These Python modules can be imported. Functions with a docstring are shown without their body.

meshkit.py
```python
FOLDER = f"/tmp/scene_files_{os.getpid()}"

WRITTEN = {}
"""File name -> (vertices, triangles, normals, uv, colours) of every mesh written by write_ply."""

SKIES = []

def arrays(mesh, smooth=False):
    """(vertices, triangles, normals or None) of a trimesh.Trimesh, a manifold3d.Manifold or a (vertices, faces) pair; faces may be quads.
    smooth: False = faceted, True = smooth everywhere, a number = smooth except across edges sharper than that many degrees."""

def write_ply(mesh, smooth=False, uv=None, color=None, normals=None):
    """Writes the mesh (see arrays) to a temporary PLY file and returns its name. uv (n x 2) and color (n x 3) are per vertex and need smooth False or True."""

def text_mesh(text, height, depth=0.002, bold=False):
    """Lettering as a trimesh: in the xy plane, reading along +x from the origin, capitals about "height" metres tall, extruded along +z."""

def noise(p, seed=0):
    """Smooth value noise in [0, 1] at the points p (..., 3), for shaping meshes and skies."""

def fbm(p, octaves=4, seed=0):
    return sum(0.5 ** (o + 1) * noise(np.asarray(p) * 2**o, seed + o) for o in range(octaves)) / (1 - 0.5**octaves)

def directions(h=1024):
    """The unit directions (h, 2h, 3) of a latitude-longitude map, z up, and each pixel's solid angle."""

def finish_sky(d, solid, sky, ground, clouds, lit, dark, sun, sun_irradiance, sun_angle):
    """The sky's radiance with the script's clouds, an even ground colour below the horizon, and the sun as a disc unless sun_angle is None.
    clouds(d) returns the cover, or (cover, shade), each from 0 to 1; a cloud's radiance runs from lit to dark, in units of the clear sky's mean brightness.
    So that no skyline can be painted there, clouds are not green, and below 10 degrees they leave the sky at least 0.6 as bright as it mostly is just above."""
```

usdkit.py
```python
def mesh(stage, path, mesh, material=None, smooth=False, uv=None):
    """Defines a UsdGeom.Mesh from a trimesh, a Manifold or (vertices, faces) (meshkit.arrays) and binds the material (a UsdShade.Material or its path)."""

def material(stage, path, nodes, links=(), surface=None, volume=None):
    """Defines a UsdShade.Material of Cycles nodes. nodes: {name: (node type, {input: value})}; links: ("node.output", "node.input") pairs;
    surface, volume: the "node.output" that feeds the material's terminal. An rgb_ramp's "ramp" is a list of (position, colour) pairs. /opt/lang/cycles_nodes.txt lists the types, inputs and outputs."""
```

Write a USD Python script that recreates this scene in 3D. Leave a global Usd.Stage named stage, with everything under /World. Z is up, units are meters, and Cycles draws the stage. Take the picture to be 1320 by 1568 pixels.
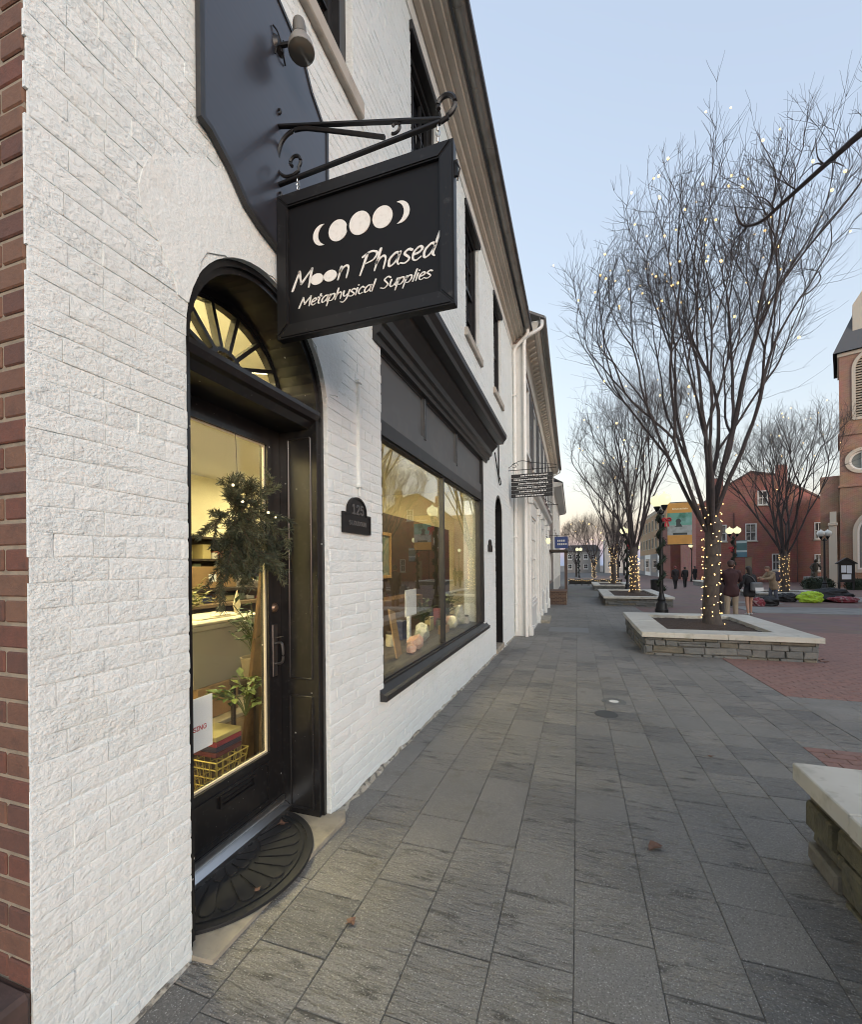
import math, random
import numpy as np, trimesh, manifold3d, usdkit, meshkit
from shapely.geometry import Polygon, box as sbox, LineString, Point, MultiPolygon
from shapely import affinity
from shapely.ops import unary_union
from pxr import Usd, UsdGeom, UsdLux, UsdShade, Gf, Sdf

random.seed(7); np.random.seed(7)
stage = Usd.Stage.CreateInMemory()
UsdGeom.SetStageUpAxis(stage, 'Z'); UsdGeom.SetStageMetersPerUnit(stage, 1.0)
UsdGeom.Xform.Define(stage, '/World'); UsdGeom.Scope.Define(stage, '/World/Looks')

# ---------------------------------------------------------------- camera
EXPOSURE = 4.2
EYE = 1.55
cam = UsdGeom.Camera.Define(stage, '/World/camera')
cam.CreateFocalLengthAttr(664 / 1320 * 36); cam.CreateHorizontalApertureAttr(36.0); cam.CreateVerticalApertureAttr(36 * 1568 / 1320)
cam.CreateVerticalApertureOffsetAttr((866 - 784) / 1320 * 36)
cam.CreateClippingRangeAttr(Gf.Vec2f(0.05, 2000)); cam.CreateExposureAttr(EXPOSURE)
YAW, ROLL = math.atan(225 / 664), 0.0096
_s, _c, _sr, _cr = math.sin(YAW), math.cos(YAW), math.sin(ROLL), math.cos(ROLL)
_R, _U, _B = np.array([_c, _s, 0]), np.array([0, 0, 1.0]), np.array([_s, -_c, 0])
UsdGeom.Xformable(cam).AddTransformOp().Set(Gf.Matrix4d(*(_cr * _R - _sr * _U), 0, *(_sr * _R + _cr * _U), 0, *_B, 0, 0, 0, EYE, 1))

# ---------------------------------------------------------------- sky and low sun (dusk, sun almost down behind the viewer's right shoulder)
SUN_EL, SUN_ROT = 0.011, 2.3
sky = UsdLux.DomeLight.Define(stage, '/World/sky')
sky.GetPrim().SetCustomDataByKey('kind', 'structure')
skm = usdkit.material(stage, '/World/Looks/sky', {
    's': ('sky_texture', {'sky_type': 'single_scattering', 'sun_disc': False, 'sun_elevation': SUN_EL, 'sun_rotation': SUN_ROT, 'air_density': 1.0, 'aerosol_density': 2.0, 'ozone_density': 0.6}),
    'tc': ('texture_coordinate', {}), 'mp': ('mapping', {'scale': (1.2, 1.2, 4.0)}),
    'n': ('noise_texture', {'scale': 1.4, 'detail': 4.0, 'roughness': 0.5}),
    'r': ('map_range', {'from_min': 0.25, 'from_max': 0.75, 'to_min': 0.60, 'to_max': 0.68}),
    'm': ('mix_color', {'blend_type': 'mix', 'b': (0.308, 0.375, 0.518), 'use_clamp': False}),
    'b': ('background_shader', {'strength': 0.1})},
    [('tc.generated', 'mp.vector'), ('mp.vector', 'n.vector'), ('n.fac', 'r.value'), ('r.result', 'm.fac'), ('s.color', 'm.a'), ('m.result', 'b.color')], surface='b.background')
UsdShade.MaterialBindingAPI.Apply(sky.GetPrim()).Bind(skm)
sun = UsdLux.DistantLight.Define(stage, '/World/sun')
sun.CreateNormalizeAttr(True); sun.CreateIntensityAttr(0.07); sun.CreateAngleAttr(60.0); sun.CreateColorAttr(Gf.Vec3f(0.98, 0.99, 0.93))
_el = SUN_EL
_d = np.array([math.sin(SUN_ROT) * math.cos(_el), math.cos(SUN_ROT) * math.cos(_el), math.sin(_el)])
UsdGeom.Xformable(sun).AddTransformOp().Set(Gf.Matrix4d().SetLookAt(Gf.Vec3d(*_d), Gf.Vec3d(0, 0, 0), Gf.Vec3d(0, 0, 1)).GetInverse())

# ---------------------------------------------------------------- helpers
def rng(seed): return np.random.default_rng(seed)
def gz(y):
    """height of the ground: the street falls gently away from the viewer"""
    y = np.asarray(y, float)
    return np.where(y < 2, 0, np.where(y < 20, -0.02 * (y - 2), np.where(y < 60, -.36 - .008 * (y - 20), -.68)))
def G(y): return float(gz(y))

GROUPS = {'street_lamp': 'street lamps on the square', 'bare_tree': 'bare trees along the street', 'stone_planter': 'stone planters along the street', 'string_lights': 'strings of small warm lights', 'garland': 'garlands on the lamp posts', 'red_bow': 'red bows on the lamp posts',
          'ceiling_lamp': 'ceiling lights inside the shop', 'dry_leaf': 'dry leaves on the ground', 'crystal': 'crystals in the shop window', 'candle_jar': 'jars in the shop window', 'small_box': 'small boxes inside the shop', 'book': 'books stacked on the basket', 'banner': 'banners on the lamp posts',
          'clipped_shrub': 'clipped shrubs by the church', 'black_bag': 'black bags on the ground', 'person': 'people on the square', 'address_plaque': 'address plaques on the white wall', 'square_house': 'plain houses along the square', 'leafy_plant': 'plants inside the shop', 'picture_frame': 'pictures inside the shop', 'cardboard_box': 'cardboard boxes inside the shop', 'shelf_goods': 'goods on the shelves'}
_used, _off = {}, {}
def numbered(parent, name):
    k = (parent, name); n = _used.get(k, 0); _used[k] = n + 1
    return f'{parent}/{name}' + (f'_{n:03d}' if n else '')
def P(x): return x if isinstance(x, str) else str(x.GetPath())
def tag(prim, label=None, cat=None, group=None, kind=None):
    for k, v in (('label', label), ('category', cat), ('group', group), ('kind', kind)):
        if v: prim.SetCustomDataByKey(k, v)
    return prim
def thing(name, label, cat, loc=(0, 0, 0), rotz=0.0, group=None, kind=None, world=True):
    """an Xform at the thing's base; with world=True its parts are given in world coordinates and moved into its frame"""
    path = numbered('/World', name); x = UsdGeom.Xform.Define(stage, path)
    x.AddTranslateOp().Set(Gf.Vec3d(*map(float, loc)))
    if rotz: x.AddRotateZOp().Set(math.degrees(rotz))
    _off[path] = np.array(loc, float) if world else np.zeros(3)
    return tag(x.GetPrim(), label, cat, group or GROUPS.get(name), kind)
def obj(name, mb, mat, parent='/World', smooth=False, label=None, cat=None, group=None, kind=None):
    pp = P(parent); path = numbered(pp, name)
    off = _off.get(pp, np.zeros(3)); _off[path] = off
    if isinstance(mb, MB): v, f = mb.arrays()
    elif isinstance(mb, tuple): v, f = mb
    else: v, f = np.array(mb.vertices), np.array(mb.faces)
    m = usdkit.mesh(stage, path, (np.asarray(v) - off, f), mat, smooth)
    return tag(m.GetPrim(), label, cat, group or (GROUPS.get(name) if pp == '/World' else None), kind)
def dup(src, name, loc, rotz=0.0, label=None, group=None, scale=None):
    was = src.GetCustomData(); path = numbered('/World', name); x = UsdGeom.Xform.Define(stage, path)
    x.GetPrim().GetReferences().AddInternalReference(src.GetPath())
    x.ClearXformOpOrder()
    m = Gf.Matrix4d(1.0).SetScale(scale or 1.0) * Gf.Matrix4d().SetRotate(Gf.Rotation(Gf.Vec3d(0, 0, 1), math.degrees(rotz))) * Gf.Matrix4d().SetTranslate(Gf.Vec3d(*map(float, loc)))
    x.AddTransformOp(UsdGeom.XformOp.PrecisionDouble, 'place').Set(m)
    p = x.GetPrim(); p.SetInstanceable(True)
    return tag(p, label or was.get('label'), was.get('category'), group or was.get('group'))

_CS = np.array([[sx, sy, sz, k] for sx in (-1, 1) for sy in (-1, 1) for sz in (-1, 1) for k in range(3)], float)
def _cv(h, c):
    v = _CS[:, :3] * h
    for a in range(3): v[:, a] -= _CS[:, a] * np.where(_CS[:, 3] == a, 0, c)
    return v
_hv = _cv(np.array([1., 1., 1.]), .2); _hm = trimesh.convex.convex_hull(_hv)
_map = [int(np.argmin(((_hv - p) ** 2).sum(1))) for p in _hm.vertices]
_CF = np.array([[_map[i] for i in f] for f in _hm.faces])

class MB:
    """collects shapes into one mesh"""
    def __init__(s): s.V = []; s.F = []; s.n = 0
    def add(s, v, f):
        v = np.asarray(v, float).reshape(-1, 3); f = np.asarray(f, int)
        if f.shape[1] == 4: f = np.vstack([f[:, [0, 1, 2]], f[:, [0, 2, 3]]])
        s.V.append(v); s.F.append(f + s.n); s.n += len(v); return s
    def arrays(s): return np.vstack(s.V), np.vstack(s.F)
    def tm(s, t): return s.add(t.vertices, t.faces)
    def box(s, x0, y0, z0, x1, y1, z1, ch=0.0):
        lo = np.minimum([x0, y0, z0], [x1, y1, z1]); hi = np.maximum([x0, y0, z0], [x1, y1, z1])
        return s.obox((lo + hi) / 2, np.eye(3), (hi - lo) / 2, ch)
    def obox(s, c, A, h, ch=0.0):
        A = np.asarray(A, float); h = np.asarray(h, float)
        if ch > 0: return s.add(_cv(h, min(ch, h.min() * .9)) @ A + np.asarray(c), _CF)
        v = np.array([[sx, sy, sz] for sx in (-1, 1) for sy in (-1, 1) for sz in (-1, 1)], float) * h
        return s.add(v @ A + np.asarray(c), [[0, 1, 3], [0, 3, 2], [4, 6, 7], [4, 7, 5], [0, 4, 5], [0, 5, 1], [2, 3, 7], [2, 7, 6], [0, 2, 6], [0, 6, 4], [1, 5, 7], [1, 7, 3]])
    def bar(s, a, b, w, h=None, ch=0.0, up=(0, 0, 1)):
        a, b = np.asarray(a, float), np.asarray(b, float); d = b - a; L = np.linalg.norm(d); d /= L
        u = np.asarray(up, float)
        if abs(d @ u) > .98: u = np.array([1., 0, 0])
        x = np.cross(d, u); x /= np.linalg.norm(x); z = np.cross(x, d)
        return s.obox((a + b) / 2, [d, x, z], [L / 2, w / 2, (h or w) / 2], ch)
    def tube(s, pts, r, k=6, cap=True):
        pts = np.asarray(pts, float); n = len(pts); r = np.broadcast_to(np.asarray(r, float), n)
        t = np.gradient(pts, axis=0); t /= np.maximum(np.linalg.norm(t, axis=1, keepdims=True), 1e-9)
        ref = np.array([0, 0, 1.]) if abs(t[0][2]) < .9 else np.array([1., 0, 0])
        u = np.cross(t, ref); l = np.linalg.norm(u, axis=1, keepdims=True)
        u = np.where(l < 1e-3, np.cross(t, [0, 1., 0]), u); u /= np.linalg.norm(u, axis=1, keepdims=True); w = np.cross(t, u)
        a = np.arange(k) * 2 * np.pi / k
        v = pts[:, None] + r[:, None, None] * (np.cos(a)[None, :, None] * u[:, None] + np.sin(a)[None, :, None] * w[:, None])
        v = v.reshape(-1, 3); i = np.arange(n - 1)[:, None] * k; j = np.arange(k)[None]; jn = (j + 1) % k
        f = np.stack([i + j, i + jn, i + k + jn, i + k + j], -1).reshape(-1, 4)
        f = np.vstack([f[:, [0, 2, 1]], f[:, [0, 3, 2]]])
        if cap:
            v = np.vstack([v, pts[0], pts[-1]]); c0, c1 = n * k, n * k + 1; j = np.arange(k)
            f = np.vstack([f, np.stack([np.full(k, c0), j, (j + 1) % k], -1), np.stack([np.full(k, c1), (n - 1) * k + (j + 1) % k, (n - 1) * k + j], -1)])
        return s.add(v, f)
    def lathe(s, prof, c=(0, 0, 0), k=16, axis=(0, 0, 1), wob=None):
        prof = np.asarray(prof, float); ax = np.asarray(axis, float); ax = ax / np.linalg.norm(ax)
        ref = np.array([1., 0, 0]) if abs(ax[0]) < .9 else np.array([0, 1., 0])
        u = np.cross(ax, ref); u /= np.linalg.norm(u); w = np.cross(ax, u); a = np.arange(k) * 2 * np.pi / k
        ring = np.cos(a)[:, None] * u + np.sin(a)[:, None] * w
        v = (prof[:, 0, None, None] * ring[None] + prof[:, 1, None, None] * ax).reshape(-1, 3) + np.asarray(c)
        n = len(prof); i = np.arange(n - 1)[:, None] * k; j = np.arange(k)[None]; jn = (j + 1) % k
        return s.add(v, np.stack([i + j, i + jn, i + k + jn, i + k + j], -1).reshape(-1, 4))
    def sphere(s, c, r, sub=1, sc=(1, 1, 1)):
        t = trimesh.creation.icosphere(subdivisions=sub, radius=1.0)
        return s.add(t.vertices * np.asarray(r) * np.asarray(sc) + np.asarray(c), t.faces)
    def poly(s, pg, d0, d1, fn):
        """extrudes a shapely polygon (a, b) from depth d0 to d1; fn(a, b, d) gives the point"""
        for g in getattr(pg, 'geoms', [pg]):
            if g.is_empty or g.area < 1e-9: continue
            t = trimesh.creation.extrude_polygon(g, 1.0, engine='earcut')
            v = np.array(t.vertices); q = np.stack(fn(v[:, 0], v[:, 1], d0 + (d1 - d0) * v[:, 2]), -1)
            f = np.array(t.faces)
            m = trimesh.Trimesh(q, f, process=False)
            if m.volume < 0: f = f[:, ::-1]
            s.add(q, f)
        return s
    def ext(s, prof, y0, y1):
        """profile polygon (x, z) pulled along y"""
        return s.poly(Polygon(prof).buffer(0), y0, y1, lambda a, b, d: (a, d, b))
def on_wall(X): return lambda a, b, d: (X + d, a, b)            # (y, z) polygons on a wall that faces +x
def on_front(Y): return lambda a, b, d: (a, Y + d, b)           # (x, z) polygons on a face across the street
def spline(pts, n=8):
    p = np.asarray(pts, float); p = np.vstack([2 * p[0] - p[1], p, 2 * p[-1] - p[-2]]); out = []
    for i in range(1, len(p) - 2):
        t = np.linspace(0, 1, n, endpoint=False)[:, None]
        out.append(.5 * (2 * p[i] + (p[i + 1] - p[i - 1]) * t + (2 * p[i - 1] - 5 * p[i] + 4 * p[i + 1] - p[i + 2]) * t ** 2 + (3 * p[i] - p[i - 1] - 3 * p[i + 1] + p[i + 2]) * t ** 3))
    return np.vstack(out + [p[-2][None]])

_mats = {}
def M(name, color, rough=.5, metal=0.0, bump=(), var=None, spec=.5, coat=0.0, emit=None, fleck=None, trans=0.0, wear=None):
    """procedural principled material. bump: (scale, strength, distance[, stretch]); var: (scale, colour, low, high[, stretch]); fleck: (scale, colour, size)"""
    if name in _mats: return _mats[name]
    N = {'p': ('principled_bsdf', {'roughness': rough, 'metallic': metal, 'specular_ior_level': spec, 'coat_weight': coat}), 'g': ('geometry', {})}; L = []
    def noise(tag_, scale, stretch=None, detail=4.0):
        N[tag_] = ('noise_texture', {'scale': float(scale), 'detail': detail, 'roughness': .6}); src = 'g.position'
        if stretch is not None:
            N[tag_ + 'm'] = ('mapping', {'scale': tuple(map(float, stretch[:3])), 'rotation': tuple(map(float, stretch[3:6])) if len(stretch) > 3 else (0., 0., 0.)}); L.append(('g.position', tag_ + 'm.vector')); src = tag_ + 'm.vector'
        L.append((src, tag_ + '.vector')); return tag_
    col = None
    N['c'] = ('color', {'value': tuple(color)}); col = 'c.color'
    vs = var if isinstance(var, list) else ([var] if var else [])
    for i, q in enumerate(vs):
        noise(f'v{i}', q[0], q[4] if len(q) > 4 else None)
        N[f'vr{i}'] = ('map_range', {'from_min': q[2], 'from_max': q[3], 'to_min': 0.0, 'to_max': 1.0, 'clamp': True}); L.append((f'v{i}.fac', f'vr{i}.value'))
        N[f'vm{i}'] = ('mix_color', {'blend_type': 'mix', 'b': tuple(q[1])}); L += [(f'vr{i}.result', f'vm{i}.fac'), (col, f'vm{i}.a')]; col = f'vm{i}.result'
    if fleck:
        for i, q in enumerate(fleck if isinstance(fleck, list) else [fleck]):
            N[f'k{i}'] = ('voronoi_texture', {'scale': float(q[0])}); L.append(('g.position', f'k{i}.vector'))
            N[f'kr{i}'] = ('map_range', {'from_min': q[2] * .7, 'from_max': q[2], 'to_min': q[3] if len(q) > 3 else 1.0, 'to_max': 0.0, 'clamp': True}); L.append((f'k{i}.distance', f'kr{i}.value'))
            N[f'km{i}'] = ('mix_color', {'blend_type': 'mix', 'b': tuple(q[1])}); L += [(f'kr{i}.result', f'km{i}.fac'), (col, f'km{i}.a')]; col = f'km{i}.result'
    L.append((col, 'p.base_color')); last = None
    for i, q in enumerate(bump):
        noise(f'b{i}', q[0], q[3] if len(q) > 3 else None)
        N[f'bb{i}'] = ('bump', {'strength': q[1], 'distance': q[2]}); L.append((f'b{i}.fac', f'bb{i}.height'))
        if last: L.append((last, f'bb{i}.normal'))
        last = f'bb{i}.normal'
    if last: L.append((last, 'p.normal'))
    if emit: N['p'][1].update({'emission_color': tuple(emit[0]), 'emission_strength': emit[1]})
    if trans: N['p'][1]['transmission_weight'] = trans
    _mats[name] = usdkit.material(stage, '/World/Looks/' + name, N, L, surface='p.BSDF'); return _mats[name]
def glass_mat(name, tint=(1, 1, 1), r0=.03, top=.95):
    # a thin pane: Schlick reflection on either face, the rest passes straight through
    _mats[name] = usdkit.material(stage, '/World/Looks/' + name, {'w': ('layer_weight', {'blend': .5}), 'q': ('math', {'math_type': 'power', 'value2': 5.0}), 'f': ('math', {'math_type': 'multiply_add', 'value2': top, 'value3': r0}), 't': ('transparent_bsdf', {'color': tint}), 'r': ('glossy_bsdf', {'color': (1, 1, 1), 'roughness': 0.0}), 'm': ('mix_closure', {})},
        [('w.facing', 'q.value1'), ('q.value', 'f.value1'), ('f.value', 'm.fac'), ('t.BSDF', 'm.closure1'), ('r.BSDF', 'm.closure2')], surface='m.closure'); return _mats[name]
def brick_mat(name, c1, c2, mortar, scale=1.0, w=.215, h=.075, axis='y', ms=.008, var=None):
    """brick pattern for walls too far away to build brick by brick. axis: the direction the wall runs in ('x', 'y'), or 'ground'"""
    N = {'g': ('geometry', {}), 's': ('separate_xyz', {}), 'c': ('combine_xyz', {}), 'b': ('brick_texture', {'color1': c1, 'color2': c2, 'mortar': mortar, 'scale': 1.0, 'mortar_size': ms, 'mortar_smooth': .2, 'brick_width': w, 'row_height': h}),
         'n': ('noise_texture', {'scale': 1.3, 'detail': 5.0}), 'mx': ('mix_color', {'blend_type': 'multiply', 'fac': .5}), 'p': ('principled_bsdf', {'roughness': .8}), 'u': ('bump', {'strength': .5, 'distance': .006, 'invert': True})}
    L = [('g.position', 's.vector'), ('g.position', 'n.vector'), (('s.x' if axis != 'y' else 's.y'), 'c.x'), (('s.y' if axis == 'ground' else 's.z'), 'c.y'), ('c.vector', 'b.vector'), ('b.color', 'mx.a'), ('n.color', 'mx.b'), ('mx.result', 'p.base_color'), ('b.fac', 'u.height'), ('u.normal', 'p.normal')]
    _mats[name] = usdkit.material(stage, '/World/Looks/' + name, N, L, surface='p.BSDF'); return _mats[name]
# ---------------------------------------------------------------- materials
PB = [(12, .35, .014), (40, .85, .010, (1, .75, 1.3)), (110, .75, .0045)]
WHITE = M('white_painted_brick', (.735, .78, .775), .55, bump=PB, var=[(2.2, (.69, .73, .71), .52, .75), (30, (.64, .67, .645), .68, .80, (1, .6, 1.6))], spec=.3)
WHITE_B = M('white_painted_brick_shade', (.71, .755, .75), .55, bump=[(11, .4, .016), (36, .9, .012, (1, .75, 1.3)), (100, .75, .005)], var=[(2.2, (.67, .705, .68), .52, .75), (26, (.61, .635, .61), .66, .80, (1, .6, 1.6))], spec=.3)
STUCCO = M('white_painted_render', (.735, .78, .775), .55, bump=[(12, .35, .014), (40, .6, .008, (1, .8, 1.1)), (110, .6, .004)], var=[(3, (.65, .67, .64), .5, .8)], spec=.3)
TRIMW = M('white_trim', (.70, .70, .67), .4, bump=[(30, .15, .002)], var=(6, (.60, .60, .56), .5, .8))
CREAM = M('cream_cornice_paint', (.50, .462, .395), .5, bump=[(25, .15, .002)], var=(5, (.43, .39, .31), .5, .8))
GUTTER = M('gutter_metal', (.28, .27, .25), .45, .3, var=(4, (.20, .19, .17), .5, .7))
ROOF = M('roof_slate', (.10, .10, .11), .7, bump=[(40, .3, .01)])
BLACK = M('black_gloss_paint', (.010, .010, .011), .28, bump=[(14, .2, .003, (1, 1, .3)), (120, .15, .001)], fleck=[(9, (.45, .45, .43), .055, .8), (21, (.30, .29, .27), .05, .6)], var=[(30, (.03, .03, .03), .55, .8), (5, (.022, .021, .019), .5, .7, (1, 1, .2)), (60, (.10, .10, .095), .74, .80, (1, 1, .4))])
BLACKM = M('black_satin_paint', (.016, .016, .017), .42, bump=[(60, .2, .002)], var=(8, (.03, .03, .031), .5, .8))
CHAR = M('charcoal_frieze_paint', (.085, .088, .09), .45, bump=[(22, .1, .002)], var=(5, (.11, .112, .11), .5, .8))
NAVY = M('dark_board_paint', (.028, .030, .040), .30, bump=[(7, .12, .006, (1, 1, 3)), (90, .06, .001)], spec=.6, coat=.12)
SIGNB = M('sign_panel_black', (.005, .005, .006), .5, spec=.25)
SIGNF = M('sign_frame_black', (.009, .009, .010), .42, bump=[(40, .25, .002)], var=(18, (.04, .04, .04), .60, .75), spec=.3)
LETTER = M('cream_lettering', (.72, .71, .67), .6, var=(40, (.62, .61, .57), .5, .7))
IRON = M('black_iron', (.012, .012, .013), .4, .3, bump=[(80, .2, .001)])
CHROME = M('bright_chain', (.55, .55, .53), .25, 1.0)
ALU = M('aluminium', (.62, .62, .61), .28, 1.0, bump=[(200, .1, .001, (1, .05, 1))])
DOORPL = M('dull_steel_plate', (.16, .155, .15), .35, .9)
GLASS = glass_mat('window_glass', (.95, .96, .95), .075, 1.15)
GLASS2 = glass_mat('door_glass', (.97, .98, .97), .03)
DARKPANE = M('dark_window_pane', (.008, .009, .011), .04, spec=.6, bump=[(3, .03, .01)])
RUBBER = M('black_rubber', (.018, .018, .019), .6, bump=[(300, .5, .001)])
STONE_T = M('threshold_stone', (.33, .29, .225), .8, bump=[(40, .4, .004)], var=[(9, (.22, .20, .16), .45, .7), (2, (.40, .36, .29), .5, .8)])
RBR = [M(f'red_brick_{n}', c, .85, bump=[(60, .6, .005), (220, .4, .002)], var=(18, c2, .45, .75)) for n, c, c2 in (('a', (.140, .073, .050), (.095, .052, .038)), ('b', (.135, .058, .042), (.09, .045, .034)), ('c', (.155, .085, .056), (.11, .063, .044)), ('d', (.11, .055, .042), (.075, .042, .034)))]
MORTAR = M('lime_mortar', (.27, .23, .175), .9, bump=[(90, .7, .004)], var=(14, (.18, .15, .115), .45, .7))
PLINTH = M('brown_stone_plinth', (.085, .055, .048), .8, bump=[(30, .5, .006)], var=(8, (.05, .035, .03), .45, .7))
YELLOWW = M('cream_yellow_wall', (.68, .62, .42), .7, bump=[(12, .1, .004)], var=(2, (.62, .56, .37), .5, .8))
CEILW = M('white_ceiling', (.72, .69, .58), .8)
FLOORW = M('brown_shop_floor', (.16, .11, .065), .6, bump=[(20, .3, .004)], var=(9, (.10, .07, .04), .45, .7))
DIM = M('dark_shelf_wood', (.045, .032, .022), .6, var=(6, (.03, .02, .015), .4, .7))
LAMPD = M('display_panel_glow', (.8, .8, .7), .6, emit=((1.0, .80, .42), 3.0))
LAMPW = M('ceiling_panel_glow', (.8, .8, .7), .6, emit=((1.0, .86, .50), 5.8))

# slate paving: four tones, cleft ridges across the stones, pale flecks
def slate(name, c, c2, cleft):
    k = lambda f: tuple(x * f for x in c)
    B = [(5, .35, .02), (28, .5, .006), (140, .8, .003)]; V = [(1.3, c2, .42, .62), (.6, k(.64), .50, .68), (4.2, (.135, .12, .09), .60, .75)]
    if cleft: B = [(3.0, .9, .05, (1.0, 3.6, 1, 0, 0, cleft)), (8, .9, .022, (.8, 3.2, 1, 0, 0, cleft))] + B; V += [(4.2, k(.38), .57, .65, (1.0, 3.8, 1, 0, 0, cleft))]
    return M(name, c, .62, bump=B, var=V + [(150, k(.55), .50, .64), (105, k(1.5), .57, .68)], fleck=[(95, (.48, .47, .45), .20, .8), (48, (.55, .54, .52), .11, .9)], spec=.35)
SLATE = [slate('slate_a', (.214, .202, .182), (.172, .164, .150), .55), slate('slate_b', (.194, .184, .168), (.226, .213, .190), 0), slate('slate_c', (.232, .218, .194), (.194, .184, .167), .75), slate('slate_d', (.172, .165, .154), (.146, .140, .131), .40), slate('slate_e', (.206, .195, .176), (.176, .168, .153), 0)]
JOINT = M('dark_joint_sand', (.105, .099, .09), .95, bump=[(120, .6, .004)])
SOIL = M('far_ground', (.11, .105, .10), .9, bump=[(30, .4, .01)])
PBR = [M(f'paving_brick_{n}', c, .8, bump=[(70, .5, .004)], var=(10, c2, .45, .7)) for n, c, c2 in (('a', (.235, .130, .108), (.185, .106, .090)), ('b', (.20, .116, .098), (.245, .145, .122)))]

# ---------------------------------------------------------------- ground
def sheet(mb, x0, x1, y0, y1, dz):
    ys = sorted({y0, y1, *[y for y in (2, 20, 60) if y0 < y < y1]})
    v = [(x, y, G(y) + dz) for y in ys for x in (x0, x1)]; f = [(2 * i, 2 * i + 1, 2 * i + 3, 2 * i + 2) for i in range(len(ys) - 1)]
    return mb.add(v, f)
obj('ground', sheet(MB(), -400, 400, -80, 700, -.035), SOIL, kind='structure')
WX = -1.46
pav = thing('pavement', 'grey slate paving running along the shop fronts', None, kind='structure'); tag(pav)
obj('bed', sheet(MB(), WX - .1, 2.40, -3, 30, -.0065), JOINT, pav)
r = rng(3); stones = []
edges = [-1.455, -1.27] + [-1.27 + .31 * k for k in range(1, 12)] + [2.39]
for i in range(len(edges) - 1):
    y = 0.35 + r.uniform(-.4, 0)
    while y < 27:
        L = r.choice([.31, .31, .36, .42, .30]) if i else r.choice([.62, .74, .9]); stones.append((edges[i], edges[i + 1], y, y + L)); y += L
def paver_into(mb, x0, x1, y0, y1, k, g=.0010, ch=.0022, h=.04):
    q = rng(k); z = q.normal(0, .0008); tx, ty = q.normal(0, .0012, 2); sk = q.normal(0, .0022, 2); e = q.uniform(0, .0012, 2)
    A = [(x0 + g + e[0], y0 + g * 4.5 + sk[0]), (x1 - g - e[1], y0 + g * 4.5 + sk[1]), (x1 - g - e[0], y1 - g + sk[1]), (x0 + g + e[1], y1 - g + sk[0])]
    cx, cy = (x0 + x1) / 2, (y0 + y1) / 2; v = []
    for ins, dz in ((ch, 0), (0, -ch), (0, -h)):
        for (a, b) in A:
            a2 = a + ins * np.sign(cx - a); b2 = b + ins * np.sign(cy - b); v.append((a2, b2, G(b2) + z + tx * (a2 - cx) + ty * (b2 - cy) + dz))
    f = [(0, 1, 2, 3)] + [(4 * l + (j + 1) % 4, 4 * l + j, 4 * (l + 1) + j, 4 * (l + 1) + (j + 1) % 4) for l in (0, 1) for j in range(4)]
    return mb.add(v, f)
def outside(x0, x1, y0, y1):       # stones cut away under the planters and under the door sill stone
    return not any(a < (x0 + x1) / 2 < b and c < (y0 + y1) / 2 < d for a, b, c, d in ((1.22, 3.8, -1, 2.7), (1.22, 3.8, 9.0, 12.3), (1.22, 3.9, 21.6, 27.6)))
def clip_patch(s):     # a patch of red brick is let into the slate behind the near planter
    x0, x1, y0, y1 = s
    if x0 < 1.82 or y1 <= 3.45 or y0 >= 4.60: return [s]
    return [(x0, x1, a, b) for a, b in ((y0, 3.45), (4.60, y1)) if b - a > .05]
stones = [t_ for s in stones if outside(*s) for t_ in clip_patch(s)]
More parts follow.
